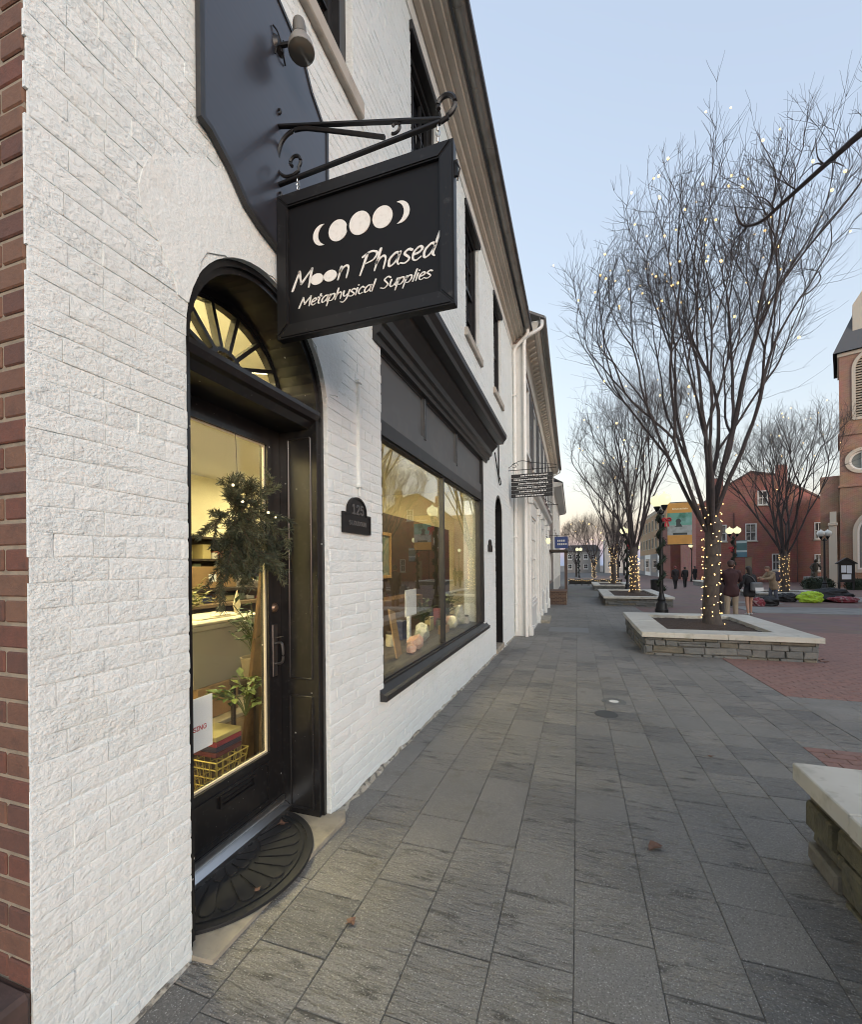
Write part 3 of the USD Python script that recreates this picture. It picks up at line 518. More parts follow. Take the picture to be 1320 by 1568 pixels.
b = rod([(x, 0, z) for x, z in spline([(-1.438, 3.655), (-1.447, 3.62), (-1.432, 3.571), (-1.393, 3.536), (-1.345, 3.530)], 6)], .008); b.tm(trimesh.Trimesh(*rod([(-1.345, 0, 3.530), (-1.312, 0, 3.542)] + spiral(-1.338, 3.592, .040, .020, -.9, 4.0), .0085).arrays(), process=False)); obj('scroll', b, IRON, t, smooth=40)
# hanging sign: panel, frame, moon phases, brush lettering
t = thing('hanging_sign', 'black framed hanging sign with pale moon phases and brush lettering', 'shop sign', (-.97, SY, 3.42))
sx0, sx1, sz0, sz1 = -1.435, -.50, 2.70, 3.425
b = MB(); b.box(sx0 + .05, SY - .008, sz0 + .05, sx1 - .05, SY + .008, sz1 - .05); obj('panel', b, SIGNB, t)
fwid = .068
for nm, pg in (('top', [(sx0, sz1), (sx1, sz1), (sx1 - fwid, sz1 - fwid), (sx0 + fwid, sz1 - fwid)]), ('bot', [(sx0, sz0), (sx1, sz0), (sx1 - fwid, sz0 + fwid), (sx0 + fwid, sz0 + fwid)]), ('l', [(sx0, sz0), (sx0, sz1), (sx0 + fwid, sz1 - fwid), (sx0 + fwid, sz0 + fwid)]), ('r', [(sx1, sz0), (sx1, sz1), (sx1 - fwid, sz1 - fwid), (sx1 - fwid, sz0 + fwid)])):
    b = MB(); b.poly(Polygon(pg).buffer(-.0008), -.022, .022, on_front(SY)); b.poly(Polygon(pg).buffer(-.008), -.027, .027, on_front(SY)); obj('frame_rail', b, SIGNF, t)
GL = {'M': [[(0, 0), (.14, 1.5)], [(.14, 1.5), (.55, .42)], [(.55, .42), (1.06, 1.5)], [(1.06, 1.5), (1.2, 0)]], 'n': [[(0, 1), (0, 0)], [(0, .6), (.15, .9), (.38, 1.0), (.55, .75), (.58, 0)]],
      'P': [[(.12, 1.5), (.02, -.1)], [(-.14, 1.32), (.3, 1.6), (.78, 1.42), (.66, .92), (.10, .72)]], 'h': [[(.02, 1.62), (0, 0)], [(0, .55), (.15, .88), (.38, 1.0), (.55, .72), (.58, 0)]],
      'a': [[(.6, .86), (.34, 1.0), (.04, .6), (.14, .06), (.42, .2), (.6, .7)], [(.62, .98), (.6, .3), (.76, 0)]], 's': [[(.52, .88), (.28, 1.0), (.08, .76), (.30, .52), (.5, .26), (.28, 0), (-.02, .1)]],
      'e': [[(.06, .48), (.36, .56), (.52, .78), (.32, 1.0), (.04, .7), (.06, .22), (.3, 0), (.58, .2)]], 'd': [[(.6, .86), (.34, 1.0), (.04, .6), (.14, .06), (.42, .2), (.6, .7)], [(.66, 1.75), (.6, .3), (.76, 0)]],
      't': [[(.24, 1.42), (.18, .25), (.44, .04)], [(-.02, 1.0), (.48, 1.05)]], 'p': [[(.02, 1), (-.04, -.62)], [(.0, .62), (.2, .95), (.5, .95), (.58, .5), (.36, .06), (0, .16)]],
      'y': [[(0, 1), (.06, .42), (.28, .2), (.56, .55)], [(.64, 1.0), (.56, -.1), (.3, -.6), (-.06, -.48)]], 'i': [[(.06, 1), (.06, 0)], [(.10, 1.36), (.11, 1.42)]], 'c': [[(.52, .84), (.28, 1.0), (.02, .56), (.18, .04), (.54, .16)]],
      'l': [[(.08, 1.62), (.04, 0)]], 'S': [[(.74, 1.34), (.42, 1.56), (.12, 1.24), (.40, .84), (.66, .46), (.38, 0), (-.04, .16)]], 'u': [[(0, 1), (.0, .32), (.18, 0), (.44, .18), (.58, .7)], [(.62, 1), (.6, .2), (.7, 0)]]}
WD = {'M': 1.38, 'P': .95, 'l': .28, 'i': .30, 't': .56, 'c': .66, 's': .66, 'e': .68, 'a': .86, 'd': .90, 'S': .92, ' ': .72, 'o': .95}
def brush(text, x0, z0, x1, xh, pen, shear=.26):
    x = 0; parts_ = []; q = rng(len(text))
    for ch in text:
        if ch == 'o': parts_.append((Point(x + .42, .50).buffer(.47, 12), x))
        elif ch != ' ':
            for st in GL[ch]:
                p = np.array(st, float); p = spline(p, 7) if len(p) > 2 else np.linspace(p[0], p[1], 6)
                m = len(p); ww = pen * (1.12 - .55 * np.linspace(0, 1, m) ** 1.6) * (1 + .1 * np.sin(np.arange(m) * 1.7))
                parts_.append((unary_union([unary_union([Point(*(p[i] + (x, 0))).buffer(ww[i], 6), Point(*(p[i + 1] + (x, 0))).buffer(ww[i + 1], 6)]).convex_hull for i in range(m - 1)]), x))
        else: parts_.append((None, x))
        x += WD.get(ch, .80)
    s = (x1 - x0) / x; out = []
    for g, _x in parts_:
        if g is None: out.append(None); continue
        g = affinity.affine_transform(g.simplify(.012), [s, s * shear if g.area < .55 else 0, 0, xh, x0, z0]); out.append(g)
    return out
FY = SY - .008
for nm, text, args in (('lettering', 'Moon Phased', (-1.350, 2.938, -.585, .059, .074)), ('small_lettering', 'Metaphysical Supplies', (-1.312, 2.845, -.612, .032, .078))):
    b = MB()
    for g in brush(text, *args) + [None]:
        if g is None: obj(nm, b, LETTER, t); b = MB()
        else: b.poly(g, -.0025, .001, on_front(FY))
mr = .0515
def cres(cx, side):
    return Point(cx, 3.178).buffer(mr, 20).difference(Point(cx + side * .030, 3.178).buffer(mr * 1.03, 20))
for g in (cres(-1.175, 1), Point(-1.087, 3.177).buffer(mr, 20).difference(Point(-1.087 + .098, 3.178).buffer(mr, 20)), Point(-.969, 3.182).buffer(mr * 1.08, 20), Point(-.850, 3.179).buffer(mr, 20), cres(-.765, -1)):
    b = MB(); b.poly(g, -.0025, .001, on_front(FY)); obj('moon', b, LETTER, t)
for x, zt in ((-1.318, 3.50), (-.577, 3.525)):
    b = MB(); n = 4; L = (zt - sz1) / n
    for k in range(n):
        zc = sz1 + L * (k + .5); a = np.linspace(0, 2 * math.pi, 13); o = (k % 2)
        b.tube([(x + (0 if o else .008 * math.cos(u)), SY + (.008 * math.cos(u) if o else 0), zc + L * .62 * math.sin(u)) for u in a], .0028, 5, cap=False)
    obj('chain', b, CHROME, t)
b = MB(); b.bar((sx1 + .004, SY, 3.27), (sx1 + .004, SY, 3.34), .012, .02); b.tube([(sx1 + .008, SY - .012, 3.33), (sx1 + .022, SY, 3.30), (sx1 + .008, SY + .01, 3.26)], .004, 5); obj('side_hook', b, IRON, t)
# address plaques
def plaque(yc, z0, w, h, label, num):
    t = thing('address_plaque', label, 'plaque', (WX, yc, z0)); hw = w / 2; zs = z0 + h * .56
    pg = Polygon([(yc - hw, z0), (yc + hw, z0), (yc + hw, zs)] + [(yc + hw * .68, zs)] + [(yc + hw * .68 * math.cos(a), zs + .012 + (h * .42) * math.sin(a)) for a in np.linspace(0, math.pi, 16)] + [(yc - hw * .68, zs), (yc - hw, zs)])
    b = MB(); b.poly(pg, .001, .016, on_wall(WX)); obj('plate', b, IRON, t)
    b = MB(); b.poly(pg.buffer(-.001).difference(pg.buffer(-.014)), .014, .022, on_wall(WX)); obj('rim', b, IRON, t)
    if num:
        for txt, hh, zz in (('125', .066, zs - .005), ('S LOUDOUN', .030, z0 + .055)):
            m = meshkit.text_mesh(txt, hh, .004, True); v = m.vertices; wd = v[:, 0].max(); m = trimesh.Trimesh(np.stack([WX + .016 + v[:, 2], yc - wd / 2 + v[:, 0], zz + v[:, 1]], 1), m.faces, process=False)
            b = MB(); b.tm(m); obj('numerals' if txt == '125' else 'street_name', b, M('worn_plaque_relief', (.10, .10, .10), .4, .2), t)
plaque(2.685, 1.775, .39, .245, 'black arched house number plaque on white bricks beside the shop window', True)
plaque(7.50, 1.78, .32, .21, 'small black arched plaque beside the far narrow side door', False)
t = thing('wall_bracket', 'slim black iron strap bracket on white wall above the side door', 'bracket', (WX, 8.3, 3.3))
b = MB(); b.bar((WX + .012, 8.46, 3.90), (WX + .012, 8.46, 3.22), .05, .02, .003, up=(1, 0, 0)); obj('plate', b, IRON, t)
b = MB(); b.bar((WX + .03, 7.95, 3.62), (WX + .03, 8.40, 3.14), .03, .02, .003, up=(1, 0, 0)); b.tube(spline([(WX + .02, 8.46, 3.28), (WX + .05, 8.48, 3.16), (WX + .04, 8.42, 3.10), (WX + .03, 8.38, 3.16)], 5), .010, 6); obj('strap', b, IRON, t)
# door mat
t = thing('door_mat', 'black half round rubber door mat with sunburst ribs at the arched door', 'door mat', (-1.77, 1.79, .020)); mz = .021; mc = (-1.775, 1.79)
def on_mat(a, c, d): return (mc[0] + a, mc[1] + c, mz + d)
def half(rx, ry, n=40): tt = np.linspace(-math.pi / 2, math.pi / 2, n); return Polygon([(rx * math.cos(u), ry * math.sin(u)) for u in tt])
b = MB(); b.poly(half(.452, .482), -.0, .006, on_mat); obj('base', b, RUBBER, t)
b = MB(); b.poly(half(.450, .480).difference(half(.418, .446)), .005, .0150, on_mat); b.poly(half(.400, .426).difference(half(.388, .414)), .005, .0125, on_mat); obj('rim', b, RUBBER, t)
def petal(a0, a1, r0, r1):
    m = (a0 + a1) / 2; n = 6; p = [(r0 * math.cos(u), r0 * math.sin(u)) for u in np.linspace(a0, a1, n)]
    hw = (a1 - a0) / 2; p2 = [((r1 - .03) * math.cos(a1), (r1 - .03) * math.sin(a1))] + [((r1 - .03 + .03 * math.cos(w_)) * math.cos(m + hw * math.sin(w_)), (r1 - .03 + .03 * math.cos(w_)) * math.sin(m + hw * math.sin(w_))) for w_ in np.linspace(1.3, -1.3, 7)] + [((r1 - .03) * math.cos(a0), (r1 - .03) * math.sin(a0))]
    return affinity.scale(Polygon(p[::1] + p2).buffer(0), 1.0, 1.065, origin=(0, 0))
for r0, r1, n in ((.185, .375, 13), (.075, .165, 7)):
    for k in range(n):
        a0 = -math.pi / 2 + .05 + (math.pi - .1) * k / n; a1 = a0 + (math.pi - .1) / n; gap = .022 * .3 / r1 + .008
        b = MB(); b.poly(petal(a0 + gap, a1 - gap, r0, r1), .005, .0135, on_mat); obj('rib', b, RUBBER, t)
# dry leaves
def leaf(x, y, z, s, seed, label, col=(.16, .085, .055)):
    q = rng(seed); n = 9; pts = []
    for k in range(n):
        a = 2 * math.pi * k / n; rr = s * (1 if k % 2 else .55) * q.uniform(.8, 1.15); pts.append((rr * math.cos(a) * 1.4, rr * math.sin(a)))
    rot = q.uniform(0, 6.28); v = [(0, 0, .012)] + [(px, py, .004 + .55 * s * abs(math.sin(2.3 * i + seed))) for i, (px, py) in enumerate(pts)]
    v = np.array(v); R_ = np.array([[math.cos(rot), -math.sin(rot), 0], [math.sin(rot), math.cos(rot), 0], [0, 0, 1]]); v = v @ R_.T; lo = v - [0, 0, .0015]
    f = [(0, i, i % n + 1) for i in range(1, n + 1)]; f2 = [(a + n + 1, c + n + 1, bb + n + 1) for a, bb, c in f]
    mb = MB().add(np.vstack([v, lo]) + [x, y, z], f + f2); return obj('dry_leaf', mb, M('dry_leaf', col, .7, var=(60, (.10, .05, .03), .45, .7)), label=label, cat='leaf')
leaf(-1.66, 2.13, .034, .026, 1, 'brown dry leaf on the far end of the black door mat')
leaf(-1.44, 1.66, .034, .016, 2, 'small dry leaf scrap lying near the front edge of the door mat')
leaf(-.945, 1.665, .002, .024, 3, 'crumpled brown leaf on grey paving in front of the door mat')
leaf(.385, 2.64, G(2.64) + .002, .040, 4, 'reddish brown leaf lying alone in the middle of the grey paving', (.27, .14, .09))
leaf(1.02, 4.1, G(4.1) + .002, .022, 5, 'tiny pale leaf on the paving beyond the near stone planter', (.25, .2, .15))
# fir swag on the door
t = thing('fir_swag', 'hanging dark green fir branch swag with small lights on the door', 'wreath', (DX + .06, 1.93, 1.95)); q = rng(31)
FIR = [M('fir_green', (.045, .055, .028), .7), M('fir_green_light', (.080, .085, .042), .7), M('fir_dark', (.026, .034, .019), .7)]
hub = np.array([DX + .075, 1.865, 1.82]); nd = [MB(), MB(), MB()]; tw = MB()
def sprig(p0, d, L, depth=0):
    n = max(3, int(L / .03)); pts = [p0]; d = np.array(d, float)
    for i in range(n): d = d + q.normal(0, .10, 3) + [0, 0, -.035]; d[0] = max(d[0], -.12) if pts[-1][0] > DX + .04 else abs(d[0]) * .5; d /= np.linalg.norm(d); pts.append(pts[-1] + d * L / n)
    pts = np.array(pts); tw.tube(pts, np.linspace(.004 if depth == 0 else .0025, .0012, len(pts)), 4, cap=False); mbn = nd[int(q.integers(3))]
    V, F_ = [], []
    m = int(L * 640)
    for k in range(m):
        u = q.uniform(.06, 1) * (len(pts) - 1.001); i = int(u); p = pts[i] + (pts[i + 1] - pts[i]) * (u - i); dd = pts[i + 1] - pts[i]; dd = dd / np.linalg.norm(dd)
        o = q.normal(0, 1, 3); o -= o @ dd * dd; o /= np.linalg.norm(o); e = dd * .75 + o * .8; e /= np.linalg.norm(e); l = q.uniform(.020, .034); s = np.cross(e, q.normal(0, 1, 3)); s = s / np.linalg.norm(s) * .0019
        i0 = len(V); V += [p - s, p + s, p + e * l + s * .5, p + e * l - s * .5]; F_ += [(i0, i0 + 1, i0 + 2), (i0, i0 + 2, i0 + 3)]
    mbn.add(V, F_)
    if depth < 1:
        for k in range(int(L / .042)):
            u = q.uniform(.15, .95) * (len(pts) - 1.001); i = int(u); p = pts[i]; dd = pts[i + 1] - pts[i]; dd = dd / np.linalg.norm(dd); o = q.normal(0, 1, 3); o -= o @ dd * dd; o /= np.linalg.norm(o); sprig(p, dd * .8 + o * .65, L * q.uniform(.22, .42), depth + 1)
for k in range(46):
    a = q.uniform(-math.pi, 0) if k > 15 else q.uniform(.1, math.pi - .1); up = k <= 15
    L = q.uniform(.12, .27) if up else q.uniform(.18, .42)
    sprig(hub + q.normal(0, .03, 3) * [.5, 1, 1], [q.uniform(.0, .5), math.cos(a) * .62, math.sin(a)], L)
for k in range(3): obj('needles', nd[k], FIR[k], t)
obj('twigs', tw, M('fir_twig', (.05, .035, .02), .8), t)
b = MB(); GLOW = M('warm_bulb_glow', (.9, .8, .5), .5, emit=((1.0, .80, .42), .12))
for k in range(4):
    b = MB(); b.sphere(hub + [q.uniform(.06, .14), q.uniform(-.2, .2), q.uniform(-.22, .2)], .007, 1); obj('light_bulb', b, GLOW, t)
b = MB(); b.tube([(DX + .01, 1.90, 2.31), (DX + .03, 1.90, 1.86)], .0022, 4); obj('hanging_string', b, DIM, t)
# paper in the door glass
t = thing('paper_notice', 'white paper notice with red capitals taped low inside the door glass', 'notice', (DX - .03, 1.6, .9))
b = MB(); b.box(DX - .032, 1.50, .635, DX - .030, 1.766, .90); obj('paper', b, M('white_paper', (.78, .80, .82), .7), t)
m = meshkit.text_mesh('MISSING', .024, .0006, True); v = m.vertices; b = MB(); b.add(np.stack([DX - .0299 + v[:, 2], 1.728 - v[:, 0].max() + v[:, 0], .735 + v[:, 1]], 1), m.faces); obj('lettering', b, M('red_ink', (.45, .04, .06), .6), t)
# ---------------------------------------------------------------- things inside the shop, seen through the glass
def simple(name, label, cat, mb, mat, loc, group=None, pname='body', smooth=False):
    t = thing(name, label, cat, loc, group=group); obj(pname, mb, mat, t, smooth); return t
CARD = M('brown_cardboard', (.30, .19, .09), .8, bump=[(20, .1, .003)], var=(8, (.25, .155, .075), .45, .7)); PLAS = M('grey_plastic_tub', (.27, .245, .19), .45); LID = M('pale_tub_lid', (.60, .56, .43), .45)
t = thing('storage_tub', 'grey plastic storage tub with pale lid behind the door glass', 'storage tub', (-2.75, 2.6, .70))
v = []
for z, s in ((.70, .88), (1.14, 1.0)):
    for a, c in ((-1, -1), (1, -1), (1, 1), (-1, 1)): v.append((-2.72 + a * .21 * s, 2.62 + c * .34 * s, z))
b = MB(); b.add(v, [(3, 2, 1, 0), (0, 1, 5, 4), (1, 2, 6, 5), (2, 3, 7, 6), (3, 0, 4, 7)]); b.box(-2.94, 2.27, 1.10, -2.50, 2.97, 1.14, .008); obj('tub', b, PLAS, t)
b = MB(); b.box(-2.945, 2.262, 1.142, -2.495, 2.978, 1.172, .012); b.box(-2.88, 2.40, 1.172, -2.56, 2.84, 1.186, .006); b.box(-2.62, 2.54, 1.186, -2.56, 2.70, 1.196, .004); obj('lid', b, LID, t)
b = MB(); b.box(-2.85, 2.34, .46, -2.52, 2.72, .697, .003); simple('cardboard_box', 'small brown cardboard box under the grey storage tub', 'box', b, CARD, (-2.7, 2.5, .46))
t = thing('low_table', 'low pale table under the cardboard box inside the door', 'table', (-2.7, 2.6, .06)); b = MB(); b.box(-3.0, 2.15, .425, -2.42, 3.0, .457, .004); obj('top', b, M('table_beige', (.36, .31, .21), .6), t)
for x in (-2.97, -2.46):
    for y in (2.2, 2.95): b = MB(); b.box(x - .02, y - .02, .063, x + .02, y + .02, .424); obj('leg', b, DIM, t)
t = thing('wooden_post', 'leaning brown wooden board just inside the door glass', 'board', (-2.15, 2.55, .06)); b = MB(); b.bar((-2.25, 2.50, .064), (-2.12, 2.62, 1.75), .14, .03, .003, up=(1, 0, 0)); obj('plank', b, M('brown_plank', (.13, .075, .035), .6, bump=[(30, .2, .002)], var=(12, (.08, .045, .02), .4, .7)), t)
t = thing('wire_basket', 'yellow wire basket of stacked books low inside the door', 'basket', (-2.3, 2.2, .06)); b = MB(); YW = M('yellow_wire', (.42, .34, .09), .5)
for z in (.09, .15, .21, .27, .32):
    e = .10 + .04 * (z - .06) / .26; b.tube([(-2.3 - e, 2.28 - e, z), (-2.3 + e, 2.28 - e, z), (-2.3 + e, 2.28 + e, z), (-2.3 - e, 2.28 + e, z), (-2.3 - e, 2.28 - e, z)], .005, 4)
for k in range(6):
    for s in (-1, 1):
        o = -.10 + .04 * k; b.tube([(-2.3 + o, 2.28 + s * .105, .08), (-2.3 + o * 1.35, 2.28 + s * .14, .32)], .004, 4); b.tube([(-2.3 + s * .105, 2.28 + o, .08), (-2.3 + s * .14, 2.28 + o * 1.35, .32)], .004, 4)
obj('wires', b, YW, t)
bc = [(.10, .02, .03), (.03, .025, .06), (.22, .03, .05), (.30, .26, .12)]
for k in range(4): b = MB(); b.box(-2.41, 2.17, .335 + .034 * k, -2.19, 2.39, .366 + .034 * k, .003); tag(obj('book', b, M(f'book_cover_{"abcd"[k]}', bc[k], .5)), ('lowest dark red book stacked on the yellow basket', 'dark blue book in the stack on the yellow basket', 'bright red book in the stack on the yellow basket', 'pale yellow top book of the stack on the yellow basket')[k], 'book')
def leafy(name, label, x, y, z, h, n, seed, col, pot=True):
    q = rng(seed); t = thing(name, label, 'plant', (x, y, z))
    if pot: b = MB(); b.lathe([(0, 0), (.07, 0), (.095, .14), (.085, .14), (.08, .12), (0, .12)], (x, y, z), 14); obj('pot', b, M('plant_pot', (.30, .25, .17), .6), t, smooth=40)
    s = MB(); lf = MB()
    for k in range(n):
        a = q.uniform(0, 6.28); sp_ = q.uniform(.05, .22); top = np.array([x + sp_ * math.cos(a), y + sp_ * math.sin(a), z + .12 + h * q.uniform(.3, 1)])
        pts = spline([(x, y, z + .12), (x + .3 * (top[0] - x), y + .3 * (top[1] - y), z + .12 + .6 * (top[2] - z - .12)), top], 4); s.tube(pts, .004, 4, cap=False)
        for m in range(4):
            p = pts[-1 - m] + q.normal(0, .012, 3); e = q.normal(0, 1, 3); e[2] = abs(e[2]) * .4; e /= np.linalg.norm(e); w_ = np.cross(e, (0, 0, 1)); w_ /= np.linalg.norm(w_) + 1e-9; l = q.uniform(.05, .10)
            lf.add([p, p + e * l * .45 + w_ * l * .3, p + e * l + [0, 0, -.02], p + e * l * .45 - w_ * l * .3], [(0, 1, 2), (0, 2, 3)])
    obj('stems', s, M('plant_stem', (.08, .10, .03), .6), t); obj('leaves', lf, col, t)
PG = M('plant_green', (.075, .115, .025), .5, var=(14, (.15, .17, .04), .45, .7)); PD = M('plant_dark_green', (.035, .065, .02), .5)
leafy('leafy_plant', 'trailing green plant low inside the door beside the paper notice', -2.20, 2.44, .40, .26, 20, 4, PG, False)
leafy('leafy_plant', 'upright green plant beside the leaning board inside the door', -2.28, 2.62, .75, .45, 22, 5, PD)
t = thing('plant_stand', 'dark narrow stand under the upright plant inside the door', 'stand', (-2.28, 2.62, .06)); b = MB(); b.box(-2.4, 2.5, .70, -2.16, 2.74, .748, .004); obj('top', b, DIM, t)
for x, y in ((-2.38, 2.52), (-2.18, 2.52), (-2.38, 2.72), (-2.18, 2.72)): b = MB(); b.box(x - .012, y - .012, .063, x + .012, y + .012, .70); obj('leg', b, DIM, t)
t = thing('shelf_unit', 'dark shelf unit full of small goods deep inside the shop', 'shelves', (-5.2, 5.2, .06))
b = MB(); b.box(-5.6, 4.05, .063, -5.55, 7.2, 2.0); obj('back', b, DIM, t)
for z in (.4, .85, 1.28, 1.65, 1.97): b = MB(); b.box(-5.55, 4.05, z, -5.1, 7.2, z + .03); obj('shelf', b, DIM, t)
q = rng(77); GC = [(.35, .12, .08), (.55, .50, .36), (.06, .07, .14), (.32, .20, .09), (.50, .42, .2), (.12, .15, .10), (.6, .58, .5), (.2, .05, .05)]
GM = [M(f'shop_goods_{"abcdefgh"[k]}', c, .5) for k, c in enumerate(GC)]; WORD = ['red', 'cream', 'navy', 'brown', 'yellow', 'dark green', 'pale', 'dark red']
gm = [MB() for _ in GC]
for z in (.43, .88, 1.31, 1.68):
    y = 4.1
    while y < 7.1:
        w_ = q.uniform(.05, .16); hh = q.uniform(.08, .30); k = int(q.integers(8))
        if q.random() < .75: gm[k].box(-5.5 + q.uniform(0, .1), y, z + .001, -5.16, y + w_ * .9, z + hh, .004)
        y += w_ + q.uniform(.0, .04)
for k in range(8): tag(obj('shelf_goods', gm[k], GM[k]), f'{WORD[k]} small boxes and jars on the dark shelves deep inside the shop', 'goods', kind='stuff')
b = MB(); b.box(-3.6, 2.9, 1.36, -3.25, 3.5, 1.56, .003); bx = simple('cardboard_box', 'orange brown box with white label on the dark counter inside', 'box', b, CARD, (-3.4, 3.2, 1.36)); b = MB(); b.box(-3.249, 3.15, 1.42, -3.248, 3.24, 1.49); obj('paper_label', b, _mats['white_paper'], bx)
t = thing('counter', 'dark shop counter piled with goods behind the storage tub', 'counter', (-3.4, 3.4, .06)); b = MB(); b.box(-3.75, 2.7, .063, -3.2, 5.4, 1.18, .01); obj('body', b, DIM, t); b = MB(); b.box(-3.78, 2.66, 1.183, -3.16, 5.44, 1.22, .005); obj('top', b, M('counter_top', (.2, .14, .08), .5), t); b = MB(); b.box(-3.75, 2.7, 1.325, -3.2, 3.9, 1.355, .004); b.box(-3.75, 3.88, 1.222, -3.72, 3.9, 1.325); b.box(-3.75, 2.7, 1.222, -3.72, 2.72, 1.325); obj('riser', b, DIM, t)
for k in range(9):
    y = 2.8 + .14 * k; hh = q.uniform(.05, .09); b = MB(); b.box(-3.5, y, 1.222, -3.25, y + .11, 1.222 + hh, .004); tag(obj('small_box', b, GM[k % 8]), f'{WORD[k % 8]} small box, number {k + 1} from the left along the counter behind the tub' if False else f'{WORD[k % 8]} small box in the row on the counter behind the tub' if k < 8 else 'rightmost small red box of the row on the counter behind the tub', 'box')
leafy('leafy_plant', 'spiky pale green plant on the counter above the storage tub', -3.05, 2.72, 1.02, .35, 26, 8, M('pale_grass', (.30, .28, .12), .6))
b = MB(); b.box(-3.15, 2.55, .063, -2.98, 2.9, 1.015); simple('pedestal', 'narrow dark pedestal under the spiky pale plant inside the shop', 'pedestal', b, DIM, (-3.05, 2.7, .06))
# window display
def crystal(x, y, z, r_, h, seed, col, label):
    q = rng(seed); pts = q.normal(0, 1, (26, 3)); pts /= np.linalg.norm(pts, axis=1, keepdims=True); pts *= [r_, r_, h / 2]; pts[:, 2] += h / 2; pts[pts[:, 2] < .02 * h, 2] = 0
    m = trimesh.convex.convex_hull(pts); b = MB(); b.add(m.vertices + [x, y, z], m.faces); tag(obj('crystal', b, col), label, 'crystal')
PINK = M('pink_crystal', (.60, .36, .28), .25, bump=[(30, .3, .006)], var=(20, (.7, .55, .45), .45, .7)); CLEARC = M('pale_crystal', (.55, .55, .48), .2, bump=[(40, .3, .005)], var=(16, (.3, .34, .24), .45, .7))
crystal(-1.74, 4.56, .599, .10, .20, 1, PINK, 'large pink crystal rock in the shop window left of the mullion'); crystal(-1.70, 4.33, .599, .065, .12, 2, PINK, 'small pink crystal at the left of the large pink rock')
crystal(-1.82, 5.0, .599, .10, .26, 3, CLEARC, 'pale pointed crystal next to the pink rock in the shop window'); crystal(-1.74, 6.1, .599, .09, .22, 4, CLEARC, 'pale crystal just right of the window mullion'); crystal(-1.76, 6.62, .599, .11, .34, 5, CLEARC, 'tall pale figure-like crystal at the right of the shop window'); crystal(-1.85, 6.36, .599, .08, .2, 6, PINK, 'pinkish crystal between the two pale ones right of the mullion')
b = MB(); b.bar((-1.74, 4.10, .60), (-1.86, 4.18, 1.08), .30, .012, .0, up=(1, .2, 0)); simple('cardboard_sheet', 'tall brown cardboard sheet leaning at the left of the shop window', 'cardboard', b, CARD, (-1.8, 4.1, .6))
b = MB(); b.box(-2.02, 4.95, .92, -2.01, 5.32, 1.25); b.box(-2.06, 5.1, .599, -2.021, 5.15, 1.2); simple('white_card', 'white card standing behind the pink rock in the shop window', 'card', b, _mats['white_paper'], (-2.0, 5.1, .6))
leafy('leafy_plant', 'dark leafy plant beside the mullion in the shop window', -2.0, 5.55, .599, .42, 34, 12, PD); leafy('leafy_plant', 'small green plant at the far right of the shop window', -2.05, 6.9, .599, .4, 26, 14, PG)
t = thing('picture_frame', 'dark framed picture hanging inside at the left of the shop window', 'picture', (-3.0, 5.0, 1.9))
b = MB(); b.poly(sbox(4.75, 1.75, 5.35, 2.2).difference(sbox(4.82, 1.82, 5.28, 2.13)), 0, .04, on_wall(-3.0)); obj('frame', b, DIM, t); b = MB(); b.box(-3.0, 4.8, 1.8, -2.985, 5.3, 2.15); obj('picture', b, GM[6], t); 
b = MB(); b.box(-3.08, 4.4, .063, -3.01, 10.3, 2.42); simple('display_screen', 'tall dark wooden partition behind the shop window display', 'partition', b, DIM, (-3.05, 6, .06))
b = MB(); b.box(-2.95, 5.55, .063, -2.6, 7.2, 1.05, .005); simple('cabinet', 'brown wooden cabinet behind the window plants', 'cabinet', b, M('cabinet_brown', (.12, .065, .03), .5), (-2.8, 6.4, .06))

q = rng(91); k = 0                   # small stock along the window shelf
for nm, lab, y, x, h_, col in (('candle_jar', 'squat red candle jar near the left end of the window shelf', 4.20, -2.10, .13, 0), ('candle_jar', 'cream candle jar behind the large pink crystal', 4.72, -2.12, .17, 1), ('small_box', 'dark blue card box behind the white card in the window', 5.22, -2.2, .24, 2), ('small_box', 'brown gift box left of the window mullion', 5.78, -1.78, .12, 3), ('small_box', 'yellow gift box on top shelf edge right of the mullion', 6.05, -2.1, .20, 4), ('candle_jar', 'dark green jar between the crystals right of the mullion', 6.22, -1.98, .16, 5), ('candle_jar', 'pale jar at the far right of the window shelf', 6.80, -1.72, .15, 6), ('small_box', 'dark red box behind the tall pale crystal', 6.66, -2.14, .26, 7)):
    b = MB()
    if nm == 'small_box': b.box(x - .06, y - .08, .599, x + .06, y + .08, .599 + h_, .004); tag(obj(nm, b, GM[col]), lab, 'box')
    else:
        t = thing(nm, lab, 'jar', (x, y, .599)); b.lathe([(0, 0), (.05, 0), (.055, .01), (.055, h_ * .8), (.045, h_ * .84), (0, h_ * .84)], (x, y, .6), 14); obj('jar', b, GM[col], t, smooth=40); b = MB(); b.lathe([(.047, h_ * .842), (.047, h_), (0, h_)], (x, y, .6), 14); obj('lid', b, DIM, t)
t = thing('picture_frame', 'pale framed print on the dark partition right of the dark framed one', 'picture', (-3.0, 6.0, 1.3)); b = MB(); b.poly(sbox(6.1, 1.35, 6.7, 2.1).difference(sbox(6.15, 1.40, 6.65, 2.05)), .0, .03, on_wall(-3.0)); obj('frame', b, GM[3], t); b = MB(); b.box(-3.0, 6.14, 1.39, -2.99, 6.66, 2.06); obj('print', b, M('green_print', (.10, .14, .11), .6, var=(9, (.20, .19, .13), .45, .6)), t)

